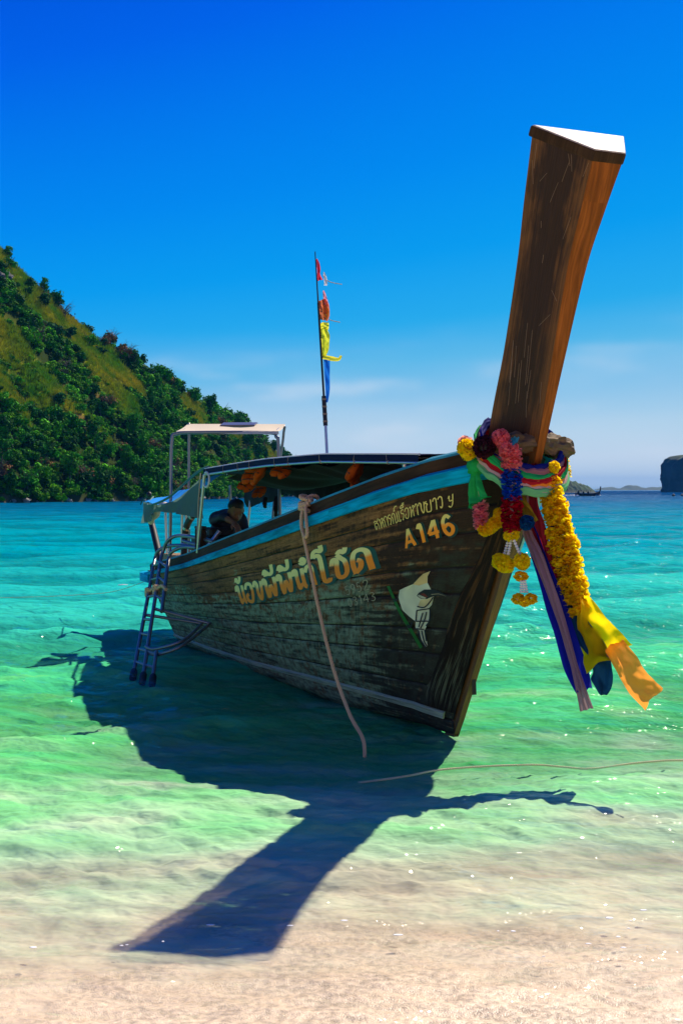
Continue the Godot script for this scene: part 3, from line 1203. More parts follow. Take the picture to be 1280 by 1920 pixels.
# Thai letters as brush strokes, one em high
const GLYPHS := {
	"no": [0.62, [[0.02, 0.72, 0.06, 0.95, 0.20, 0.93, 0.20, 0.55, 0.26, 0.06, 0.40, 0.22, 0.54, 0.16], [0.50, 1.0, 0.50, 0.5, 0.54, 0.12, 0.64, 0.04]]],
	"mai_tho": [0.0, [[-0.50, 1.22, -0.44, 1.42, -0.36, 1.20, -0.22, 1.28, -0.16, 1.50]]],
	"o": [0.62, [[0.06, 0.72, 0.20, 0.98, 0.46, 0.92, 0.52, 0.5, 0.40, 0.04, 0.14, 0.10, 0.10, 0.36, 0.24, 0.44]]],
	"ngo": [0.60, [[0.02, 0.74, 0.12, 0.98, 0.26, 0.84, 0.24, 0.42, 0.36, 0.04, 0.48, 0.30, 0.54, 0.98]]],
	"pho": [0.84, [[0.02, 0.72, 0.08, 0.97, 0.22, 0.88, 0.20, 0.45, 0.28, 0.04, 0.46, 0.62, 0.62, 0.04, 0.72, 0.5, 0.72, 1.0]]],
	"ii": [0.0, [[-0.68, 1.22, -0.56, 1.42, -0.34, 1.20, -0.16, 1.26, -0.12, 1.66], [-0.66, 1.22, -0.36, 1.22]]],
	"am": [0.50, [[-0.14, 1.30, -0.04, 1.44, 0.08, 1.34, 0.02, 1.20, -0.12, 1.24, -0.14, 1.30], [0.0, 0.74, 0.12, 0.98, 0.32, 0.92, 0.34, 0.4, 0.36, 0.0]]],
	"sara_o": [0.56, [[-0.06, 1.28, 0.00, 1.52, 0.16, 1.60, 0.34, 1.52, 0.36, 1.80], [-0.02, 1.30, 0.12, 1.36, 0.24, 1.22, 0.24, 0.5, 0.26, 0.08, 0.44, 0.04, 0.48, 0.16]]],
	"cho": [0.74, [[0.04, 0.66, 0.12, 0.92, 0.26, 0.84, 0.22, 0.52, 0.24, 0.10, 0.44, 0.04, 0.58, 0.26, 0.56, 0.70, 0.44, 0.90, 0.30, 1.12], [0.32, 1.12, 0.44, 1.24, 0.58, 1.14, 0.66, 1.34]]],
	"kho": [0.70, [[0.12, 0.0, 0.06, 0.50, 0.16, 0.94, 0.40, 1.02, 0.58, 0.86, 0.60, 0.40, 0.62, 0.0], [0.12, 0.04, 0.30, 0.22, 0.34, 0.50, 0.22, 0.60]]],
	"so": [0.62, [[0.10, 0.02, 0.04, 0.36, 0.10, 0.66, 0.34, 0.70, 0.50, 0.50, 0.50, 0.0], [0.12, 0.06, 0.24, 0.26, 0.20, 0.40], [0.0, 0.82, 0.18, 0.96, 0.40, 0.80, 0.62, 1.12]]],
	"ho": [0.62, [[0.04, 0.84, 0.14, 0.96, 0.20, 0.70, 0.16, 0.0, 0.26, 0.40, 0.44, 0.62, 0.50, 0.0], [0.42, 0.62, 0.56, 0.86, 0.46, 0.98, 0.36, 0.84]]],
	"ko": [0.56, [[0.10, 0.0, 0.12, 0.56, 0.02, 0.72, 0.24, 1.0, 0.46, 0.84, 0.46, 0.0]]],
	"ro": [0.46, [[0.30, 0.04, 0.18, 0.06, 0.28, 0.20, 0.36, 0.56, 0.12, 0.68, 0.06, 0.86, 0.22, 1.0, 0.38, 0.92]]],
	"nno": [0.84, [[0.10, 0.0, 0.12, 0.56, 0.02, 0.72, 0.22, 1.0, 0.40, 0.84, 0.40, 0.1, 0.52, 0.0, 0.70, 0.14, 0.80, 0.02], [0.68, 0.95, 0.68, 0.16]]],
	"karan": [0.0, [[-0.50, 1.22, -0.34, 1.18, -0.38, 1.36, -0.20, 1.56, 0.02, 1.52]]],
	"ee": [0.30, [[0.08, 1.0, 0.08, 0.1, 0.20, 0.02, 0.24, 0.16]]],
	"ue": [0.0, [[-0.42, 1.20, -0.22, 1.44, -0.02, 1.20, -0.42, 1.18], [-0.10, 1.36, -0.08, 1.62], [0.02, 1.36, 0.06, 1.62]]],
	"aa": [0.44, [[0.02, 0.76, 0.16, 1.0, 0.32, 0.86, 0.32, 0.0]]],
	"yo": [0.64, [[0.14, 0.96, 0.04, 0.80, 0.20, 0.70, 0.10, 0.52, 0.10, 0.08, 0.28, 0.0, 0.48, 0.10, 0.50, 1.0]]],
	"wo": [0.48, [[0.02, 0.80, 0.20, 1.0, 0.38, 0.82, 0.38, 0.14, 0.26, 0.04, 0.22, 0.18]]],
	"yy": [0.60, [[0.05, 0.62, 0.16, 0.80, 0.16, 0.42, 0.40, 0.40], [0.46, 0.90, 0.42, 0.10, 0.26, -0.12, 0.08, 0.0]]],
	"0": [0.62, [[0.26, 1.0, 0.08, 0.74, 0.08, 0.26, 0.26, 0.0, 0.44, 0.26, 0.44, 0.74, 0.26, 1.0]]],
	"1": [0.40, [[0.06, 0.80, 0.22, 0.98, 0.22, 0.0]]],
	"2": [0.62, [[0.06, 0.78, 0.16, 0.98, 0.40, 0.98, 0.46, 0.72, 0.30, 0.42, 0.06, 0.0, 0.50, 0.0]]],
	"3": [0.60, [[0.06, 0.94, 0.28, 1.0, 0.42, 0.78, 0.22, 0.54, 0.46, 0.32, 0.32, 0.0, 0.06, 0.08]]],
	"4": [0.64, [[0.42, 0.0, 0.42, 1.0], [0.40, 0.98, 0.04, 0.34], [0.04, 0.32, 0.56, 0.32]]],
	"5": [0.60, [[0.44, 1.0, 0.12, 1.0], [0.12, 0.98, 0.08, 0.56], [0.10, 0.56, 0.34, 0.60, 0.46, 0.30, 0.30, 0.0, 0.06, 0.06]]],
	"6": [0.62, [[0.44, 0.84, 0.28, 1.0, 0.10, 0.76, 0.08, 0.30, 0.24, 0.0, 0.42, 0.10, 0.46, 0.36, 0.30, 0.54, 0.12, 0.42]]],
	"9": [0.60, [[0.42, 0.62, 0.26, 0.44, 0.08, 0.60, 0.12, 0.92, 0.34, 0.98, 0.44, 0.72, 0.36, 0.2, 0.16, 0.0]]],
	"A": [0.74, [[0.04, 0.0, 0.32, 1.0], [0.32, 1.0, 0.60, 0.0], [0.14, 0.28, 0.50, 0.28]]],
}


func lettering(called: String, word: Array, B: Array, width: float, top: Color, low: Color, rim: Color, parent: Node3D, gap := 0.0, label := "") -> void:
	var wide := 0.0
	for g in word:
		wide += (0.36 if g == " " else GLYPHS[g][0] + (gap if GLYPHS[g][0] > 0.0 else 0.0))
	var o := group_part(called, parent)
	if label:
		o.set_meta("label", label)
	var x := 0.0
	for g in word:
		if g == " ":
			x += 0.36
			continue
		var d: Array = GLYPHS[g]
		if rim.a > 0.0:
			var edge := Soup.new()
			paint(edge, strokes(d[1], width * 1.75, Vector2(x + width * 0.35, -width * 0.25)), B, wide, 0.0045, 0.2, func(_p): return rim)
			obj("letter_shadow", edge.done(), M.paint, o)
		var face := Soup.new()
		paint(face, strokes(d[1], width, Vector2(x, 0)), B, wide, 0.0065, 0.12, func(p): return low.lerp(top, smoothstep(0.56, 0.74, p.y + 0.05 * sin(p.x * 9.0))))
		obj("letter", face.done(), M.paint, o)
		x += d[0] + (gap if d[0] > 0.0 else 0.0)


func bird(parent: Node3D) -> void:
	var B := [Vector2(0.8813, 0.6472), Vector2(0.9664, 0.6172), Vector2(0.8863, 0.2194), Vector2(0.9856, 0.261)]
	var o := group_part("bird_painting", parent)
	o.set_meta("label", "worn painting of a white crested bird clinging to a green stem")
	var layers := [
		["branch", Color(0.012, 0.16, 0.020), 0.0030, [[80, 350, 145, 345, 765, 1410, 720, 1440]]],
		["body", Color(0.70, 0.74, 0.50), 0.0042, [[340, 545, 360, 420, 600, 320, 700, 210, 760, 150, 875, 100, 830, 190, 830, 300, 880, 410, 960, 470, 930, 545, 900, 680, 850, 745, 860, 760, 880, 880, 850, 960, 830, 1040, 800, 1100, 845, 1390, 810, 1410, 760, 1340, 700, 1120, 640, 1085, 640, 960, 540, 880, 420, 760]]],
		["crest", Color(0.80, 0.58, 0.22), 0.0052, [[600, 325, 700, 210, 760, 150, 873, 102, 828, 190, 826, 300, 700, 345]]],
		["cheek", Color(0.75, 0.62, 0.28), 0.0052, [[720, 590, 850, 575, 930, 545, 880, 660, 790, 715, 680, 690]]],
		["mask", Color(0.012, 0.018, 0.022), 0.0060, [[660, 520, 690, 470, 780, 415, 900, 415, 1000, 440, 1140, 525, 1000, 520, 900, 545, 820, 580, 720, 570]]],
		["eye_patch", Color(0.16, 0.022, 0.016), 0.0072, [[715, 490, 780, 478, 850, 545, 800, 545]]],
		["throat", Color(0.50, 0.50, 0.34), 0.0072, [[672, 515, 700, 500, 815, 555, 800, 572, 720, 558]]],
		["beak_line", Color(0.30, 0.26, 0.15), 0.0072, [[890, 495, 1000, 480, 1110, 520, 1000, 494, 900, 508]]],
	]
	for l in layers:
		l[2] += 0.0025
		var s := Soup.new()
		for f in l[3]:
			var p := PackedVector2Array()
			for i in range(0, f.size(), 2):
				p.append(Vector2(f[i] / 1280.0 * 0.82, 1.0 - f[i + 1] / 1554.0))
			if Geometry2D.is_polygon_clockwise(p):
				p.reverse()
			paint(s, [p], B, 0.82, l[2], 0.1, func(q): return l[1] * (0.75 + 0.35 * (fmod(absf(sin(q.x * 91.0) * sin(q.y * 77.0)) * 7.0, 1.0))))
		obj(l[0], s.done(), M.paint, o)
	var lines := []
	for f in [[670, 700, 780, 720, 860, 650, 925, 545], [665, 770, 860, 745], [665, 770, 650, 950], [650, 955, 860, 960], [765, 810, 730, 940, 700, 1060], [825, 800, 790, 950, 730, 1080], [880, 770, 870, 950, 820, 1040], [640, 1085, 790, 1100], [700, 1120, 730, 1260, 820, 1410], [750, 1120, 790, 1290, 840, 1390], [800, 1110, 830, 1300]]:
		var a := []
		for i in range(0, f.size(), 2):
			a.append(f[i] / 1280.0 * 0.82)
			a.append(1.0 - f[i + 1] / 1554.0)
		lines.append(a)
	for f in [[220, 570, 330, 570], [230, 600, 320, 595], [490, 1010, 580, 1050], [500, 1040, 560, 1075], [590, 960, 560, 1060]]:
		lines.append([f[0] / 1280.0 * 0.82, 1.0 - f[1] / 1554.0, f[2] / 1280.0 * 0.82, 1.0 - f[3] / 1554.0])
	for l in lines:
		var s := Soup.new()
		paint(s, strokes([l], 0.0135), B, 0.82, 0.0115, 0.1, func(_q): return Color(0.012, 0.016, 0.03))
		obj("feather_line", s.done(), M.paint, o)


# ------------------------------------------------------------------ the boat
func plank_mesh(t0: float, t1: float, side: float, seed_: int) -> ArrayMesh:
	var s := Soup.new()
	var P := []
	var UV := []
	var n := 64
	var prof := [[0.0, -0.010], [0.02, -0.002], [0.10, 0.0], [0.5, 0.0008], [0.90, 0.0], [0.985, -0.0015], [1.0, -0.010]]
	var nz := noise(300 + seed_, 1.2, 3)
	var gap := 0.0032
	for i in n + 1:
		var q := station(i, n)
		var row := PackedVector3Array()
		var uv := PackedVector2Array()
		for k in prof:
			var ragged: float = 0.004 * nz.get_noise_2d(q * 40.0, k[0] * 2.0 + t0 * 50.0) if k[0] < 0.1 or k[0] > 0.9 else 0.0
			var t: float = lerpf(t0 + gap, t1 - gap, k[0]) + ragged
			row.append(hull_out(minf(q, 0.9985), t, k[1] + 0.0012 * nz.get_noise_2d(q * 7.0, t0 * 30.0), side))
			uv.append(Vector2(q, 1.0 - (clampf(t, -0.1, 1.0) if t > 0.0 else -t)))
		P.append(row)
		UV.append(uv)
	s.grid(P, UV)
	return s.done()


func skin(off: float, t0: float, t1: float, side: float, nt := 12) -> ArrayMesh:
	var s := Soup.new()
	var P := []
	for i in 49:
		var row := PackedVector3Array()
		for j in nt + 1:
			row.append(hull_out(minf(station(i, 48), 0.998), lerpf(t0, t1, float(j) / nt), off, side))
		P.append(row)
	s.grid(P)
	return s.done()


# a moulding along the hull: section given as (t, offset) pairs
func moulding(section: Array, side: float, q0 := 0.0, q1 := 1.0, n := 60, lift := 0.0) -> ArrayMesh:
	var s := Soup.new()
	var P := []
	for i in n + 1:
		var q := lerpf(q0, q1, station(i, n))
		var row := PackedVector3Array()
		for k in section:
			var p := hull_out(minf(q, 0.9985), minf(k[0], 1.0), k[1], side)
			p.y += lift + (maxf(k[0] - 1.0, 0.0))
			row.append(p)
		row.append(row[0])
		P.append(row)
	s.flat()
	for j in section.size():
		var strip := []
		for i in P.size():
			strip.append(PackedVector3Array([P[i][j], P[i][j + 1]]))
		s.flat(false)
		# each face keeps its own edges
		s.st.set_smooth_group(j + 1)
		var uv := []
		var run := 0.0
		for i in strip.size():
			if i:
				run += strip[i][0].distance_to(strip[i - 1][0])
			uv.append(PackedVector2Array([Vector2(j * 0.37, run * 0.6), Vector2(j * 0.37 + 0.12, run * 0.6)]))
		s.grid(strip, uv)
	s.flat()
	var e0: PackedVector3Array = P[0].slice(0, section.size())
	var e1: PackedVector3Array = P[-1].slice(0, section.size())
	s.fan(e0)
	s.fan(e1)
	return s.done()


func loft(rows: Array, smooth_faces := true, uvs := 1.0, fit := false) -> ArrayMesh:
	# rows of corner points, each face of the loft with its own edges
	var s := Soup.new()
	var m: int = rows[0].size()
	for j in m:
		s.st.set_smooth_group(j + 1 if smooth_faces else -1)
		var strip := []
		var uv := []
		var run := 0.0
		for i in rows.size():
			var a: Vector3 = rows[i][j]
			var b: Vector3 = rows[i][(j + 1) % m]
			if i:
				run += (a + b).distance_to(rows[i - 1][j] + rows[i - 1][(j + 1) % m]) * 0.5
			# three points across, so that broad faces bow a little
			strip.append(PackedVector3Array([a, a.lerp(b, 0.5), b]))
			var w := a.distance_to(b)
			if fit:
				var f := float(i) / (rows.size() - 1)
				uv.append(PackedVector2Array([Vector2(0, f), Vector2(0.5, f), Vector2(1, f)]))
				continue
			uv.append(PackedVector2Array([Vector2(j * 0.31, run * 0.55 * uvs), Vector2(j * 0.31 + w * 0.9, run * 0.55 * uvs), Vector2(j * 0.31 + w * 1.8, run * 0.55 * uvs)]))
		s.grid(strip, uv)
	s.flat()
	s.fan(PackedVector3Array(rows[0]))
	s.fan(PackedVector3Array(rows[-1]))
	return s.done()


# front edge (s, y, width) and back edge (s, y, width) of the prow post
func prow_row(k: float) -> Array:
	var fs := smooth_in(k, [1.06, 1.155, 1.335, 1.56, 1.73, 1.90])
	var fy := smooth_in(k, [1.84, 2.06, 2.55, 3.14, 3.46, 3.76])
	var fw := smooth_in(k, [0.05, 0.058, 0.09, 0.135, 0.17, 0.215])
	var bs := smooth_in(k, [0.72, 0.835, 1.035, 1.25, 1.385, 1.57])
	var by := smooth_in(k, [1.90, 2.23, 2.69, 3.23, 3.57, 3.965])
	var bw := smooth_in(k, [0.36, 0.40, 0.425, 0.485, 0.555, 0.655])
	return [Vector3(fs, fy, fw / 2), Vector3(fs, fy, -fw / 2), Vector3(bs, by, -bw / 2), Vector3(bs, by, bw / 2)]


func boat() -> void:
	var b := thing("longtail_boat", "weathered brown wooden longtail boat with tall upright prow and blue gunwale, moored in the shallows", "boat")
	# planks, port and starboard, each its own
	var seams := [0.0, 0.118, 0.255, 0.362, 0.505, 0.608, 0.742, 0.838, 0.942]
	for side in [1.0, -1.0]:
		for k in 8:
			obj("hull_plank", plank_mesh(seams[k], seams[k + 1], side, k + (20 if side < 0 else 0)), M.hull if side > 0 else M.hull_far, b)
		obj("bottom_plank", plank_mesh(-0.19, -0.004, side, 12), M.hull, b)
		obj("caulking", skin(-0.018, -0.18, 0.99, side), M.tar, b)
		obj("lining", skin(-0.05, -0.10, 0.995, side), M.lining, b)
		obj("rub_rail", moulding([[0.938, -0.005], [0.938, 0.026], [0.944, 0.032], [0.993, 0.034], [1.0, 0.028], [1.0, -0.05]], side, 0.0, 0.985), M.blue, b, "blue painted rub rail, chipped to bare wood")
		obj("wash_strake", moulding([[0.995, -0.045], [0.995, -0.012], [1.0 + 0.085, -0.010], [1.0 + 0.085, -0.042]], side, 0.02, 0.978), M.wood_dark, b)
		obj("strake_cap", moulding([[1.0 + 0.0862, -0.046], [1.0 + 0.0862, -0.004], [1.0 + 0.102, -0.006], [1.0 + 0.102, -0.044]], side, 0.03, 0.972), M.wood_blue_top, b)
		obj("bottom_stripe", moulding([[0.0005, 0.0], [0.0005, 0.012], [0.004, 0.020], [0.026, 0.020], [0.030, 0.012], [0.030, 0.0]], side, 0.0, 0.985), M.stripe, b, "worn whitish stripe along the waterline")
		# dark doubling boards over the plank ends at the stem
		var s := Soup.new()
		var P := []
		var UV := []
		for i in 15:
			var t := lerpf(0.035, 0.90, i / 14.0)
			var row := PackedVector3Array()
			var uv := PackedVector2Array()
			var w := lerp_in(t, [0.0, 0.3, 0.6, 0.9], [0.046, 0.036, 0.022, 0.012]) * (1.0 + 0.06 * sin(t * 17.0))
			for j in 7:
				var f := j / 6.0
				row.append(hull_out(lerpf(0.9985, 1.0 - w, f), t, 0.010 if f < 0.95 else -0.004, side))
				uv.append(Vector2(f, 1.0 - t / 0.92))
			P.append(row)
			UV.append(uv)
		s.grid(P, UV)
		obj("stem_cheek", s.done(), M.cheek, b)
	# transom, stern platform, floor, bulkheads
	var tr := PackedVector3Array()
	for j in 13:
		tr.append(hull(0.003, j / 12.0 * 0.99, 1.0))
	for j in 13:
		tr.append(hull(0.003, (12 - j) / 12.0 * 0.99, -1.0))
	var s := Soup.new()
	s.flat()
	s.fan(tr)
	obj("transom", s.done(), M.wood_dark, b)
	var rows := []
	for k in [[0.0, 1.0], [0.35, 1.0], [0.55, 0.93], [0.68, 0.78], [0.75, 0.5]]:
		var x: float = -7.05 - k[0]
		var w: float = 0.55 * k[1]
		rows.append([Vector3(x, 0.60, w), Vector3(x, 0.60, -w), Vector3(x, 0.70, -w), Vector3(x, 0.70, w)])
	obj("stern_platform", loft(rows), M.blue, b)
	s = Soup.new()
	s.box(Vector3(0.55, 0.012, 0.8), Transform3D(Basis(), Vector3(-7.36, 0.712, 0.0)), 0.004)
	obj("deck_mat", s.done(), M.rubber, b)
	s = Soup.new()
	s.tube(curve([Vector3(-7.64, 0.725, 0.36), Vector3(-7.70, 0.735, 0.24), Vector3(-7.70, 0.725, 0.08)], 6), 0.012, 6)
	obj("mooring_cleat", s.done(), M.steel, b)
	for k in 9:
		s = Soup.new()
		var w := 0.085
		var l0 := -0.40 + k * 0.09
		s.box(Vector3(5.2, 0.022, w - 0.006), Transform3D(Basis(), Vector3(-4.0, 0.33 + 0.002 * (k % 3), l0 + w / 2)), 0.004)
		obj("floor_board", s.done(), M.lining, b)
	for x in [-6.9, -4.9, -0.6, 0.25]:
		s = Soup.new()
		var p := PackedVector3Array()
		var D := 0.0
		for j in 9:
			var t := 0.12 + 0.80 * j / 8.0
			var s1 := 1.127 * t
			var s0 := -6.5 - 0.8 * t
			p.append(hull_out((x - s0) / (s1 - s0), t, -0.055, 1.0))
		for j in 9:
			var q: Vector3 = p[8 - j]
			p.append(Vector3(q.x, q.y, -q.z))
		s.flat()
		s.fan(p)
		obj("bulkhead", s.done(), M.yellow_wood if x < -4.0 else M.lining, b)
	# stern boxes of yellowish ply seen behind the ladder
	s = Soup.new()
	s.box(Vector3(0.9, 0.22, 0.6), Transform3D(Basis(), Vector3(-6.45, 0.86, 0.1)), 0.01)
	obj("stern_locker", s.done(), M.yellow_wood, b)

	# stem and prow
	rows = []
	for i in 15:
		var y := lerpf(-0.10, 1.86, i / 14.0)
		var x := 0.575 * y + (0.0 if y > 0 else y * 0.1)
		var w := lerpf(0.030, 0.046, i / 14.0)
		rows.append([Vector3(x + 0.034, y, w * 0.72), Vector3(x + 0.034, y, -w * 0.72), Vector3(x - 0.09, y, -w), Vector3(x - 0.09, y, w)])
	obj("stem_post", loft(rows), M.wood_stem, b)
	rows = []
	for i in 27:
		rows.append(prow_row(i / 26.0 * 5.0))
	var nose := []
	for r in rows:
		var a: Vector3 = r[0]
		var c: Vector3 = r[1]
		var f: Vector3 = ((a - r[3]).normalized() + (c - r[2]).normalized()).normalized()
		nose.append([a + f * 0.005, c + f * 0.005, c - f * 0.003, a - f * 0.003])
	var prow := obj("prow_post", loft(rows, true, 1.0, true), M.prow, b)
	obj("prow_nose", loft(nose), M.prow_nose, prow, "orange-brown wood, brightened in its colour for bounced light, of the prow's narrow front edge")
	var top: Array = prow_row(5.0)
	var mid: Vector3 = (top[0] + top[1] + top[2] + top[3]) / 4
	var up: Vector3 = (top[2] - top[1]).cross(top[3] - top[2]).normalized()
	if up.y < 0:
		up = -up
	var ring := func(grow: float, high: float) -> Array:
		var out := []
		for p in top:
			out.append(mid + (p - mid) * grow + up * high)
		return out
	obj("prow_cap", loft([ring.call(1.035, -0.035), ring.call(1.05, -0.025), ring.call(1.05, 0.022), ring.call(1.035, 0.030)], false), M.wood_dark, prow)
	obj("prow_end", loft([ring.call(1.02, 0.0302), ring.call(1.02, 0.0352), ring.call(1.0, 0.0375)], false), M.pale_top, prow, "pale weathered end face of the prow")
	# long scratches and flaws in the varnish
	s = Soup.new()
	rng.seed = 14
	for k in 26:
		var k0 := rng.randf_range(1.2, 4.8)
		var f := rng.randf_range(0.08, 0.95)
		var len := rng.randf_range(0.05, 0.45) if k > 9 else rng.randf_range(0.3, 0.6)
		if k <= 9:
			k0 = rng.randf_range(1.15, 1.7)
			f = rng.randf_range(0.3, 0.8)
		var pts := []
		var slant := rng.randfn() * 0.02
		for i in 7:
			var r := prow_row(clampf(k0 + len * i / 6.0, 0.0, 5.0))
			var p: Vector3 = r[0].lerp(r[3], clampf(f + (slant if k > 9 else 0.012) * i, 0.02, 0.98))
			var n: Vector3 = (r[3] - r[0]).cross(Vector3.UP).normalized()
			pts.append(p + (n if n.z > 0 else -n) * 0.0015)
		s.tube(curve(pts, 12), 0.0011, 4, false)
	obj("scratch", s.done(), M.scratch, prow).set_meta("kind", "stuff")
	# rough cross beam under the prow
	rows = []
	var lump := noise(91, 5.0, 3)
	for i in 31:
		var l := lerpf(0.34, -0.335, i / 30.0)
		var y := 2.015 + 0.05 * cos(l * 4.0)
		var h := lerp_in(absf(l), [0.0, 0.25, 0.34], [0.062, 0.070, 0.050])
		var x := 1.085 - 0.35 * maxf(0.0, absf(l) - 0.05)
		var r := []
		for j in 16:
			var a := TAU * j / 16.0
			var k := 1.0 + 0.55 * lump.get_noise_2d(l * 2.0, a * 0.35) + 0.25 * lump.get_noise_2d(l * 9.0 + 5.0, a * 1.6)
			r.append(Vector3(x + cos(a) * 0.06 * k, y + sin(a) * h * k, l))
		rows.append(r)
	obj("cross_beam", loft(rows), M.driftwood, b)
	s = Soup.new()
	var P := []
	for i in 6:
		var row := PackedVector3Array()
		for j in 9:
			var l := lerpf(-0.30, 0.30, j / 8.0)
			var f := i / 5.0
			row.append(Vector3(lerpf(1.0, 0.70, f) - absf(l) * (1.05 - 0.3 * f), 1.945 - 0.02 * f, l))
		P.append(row)
	s.grid(P)
	obj("foredeck", s.done(), M.tar, b)

	# painted names and numbers
	var cream := Color(0.85, 0.66, 0.17)
	var orange := Color(1.0, 0.27, 0.010)
	var teal := Color(0.008, 0.070, 0.065)
	lettering("name_lettering", ["no", "mai_tho", "o", "ngo", "pho", "ii", "pho", "ii", "no", "am", "sara_o", "cho", "kho"], [Vector2(0.5023, 0.6542), Vector2(0.8616, 0.7452), Vector2(0.5006, 0.5044), Vector2(0.871, 0.639)], 0.185, Color(0.95, 0.80, 0.28), orange, teal, b, 0.02, "boat's Thai name in cream and orange brush letters edged with teal")
	lettering("cooperative_lettering", ["so", "ho", "ko", "ro", "nno", "karan", "ee", "ro", "ue", "o", "ho", "aa", "ngo", "yo", "aa", "wo", " ", "yy"], [Vector2(0.8644, 0.8631), Vector2(0.9507, 0.9083), Vector2(0.8684, 0.8176), Vector2(0.953, 0.8597)], 0.095, cream, cream * 0.9, Color(0, 0, 0, 0), b, 0.0, "line of small cream Thai letters under the blue rail")
	lettering("number_lettering", ["A", "1", "4", "6"], [Vector2(0.9048, 0.7883), Vector2(0.9541, 0.8263), Vector2(0.9109, 0.7091), Vector2(0.9616, 0.7505)], 0.17, cream, orange * 1.1, Color(0.003, 0.035, 0.035), b, 0.10, "A146 in bold cream and orange letters")
	var faint := Color(0.40, 0.38, 0.22)
	lettering("licence_lettering", ["5", "9", "5", "2"], [Vector2(0.8131, 0.5675), Vector2(0.8608, 0.5924), Vector2(0.818, 0.5232), Vector2(0.8641, 0.5461)], 0.075, faint, faint, Color(0, 0, 0, 0), b, 0.06)
	lettering("licence_lettering", ["0", "3", "1", "4", "3"], [Vector2(0.819, 0.5035), Vector2(0.8721, 0.5291), Vector2(0.8225, 0.4603), Vector2(0.8754, 0.49)], 0.075, faint, faint, Color(0, 0, 0, 0), b, 0.06)
	lettering("capacity_lettering", ["ro", "ro", "ho", "ro", "ko", " ", "1", "6", "2", " ", "kho", "no"], [Vector2(0.6126, 0.4446), Vector2(0.7439, 0.5091), Vector2(0.6117, 0.4176), Vector2(0.7448, 0.4647)], 0.07, faint * 0.75, faint * 0.75, Color(0, 0, 0, 0), b)
	bird(b)
	canopy(b)


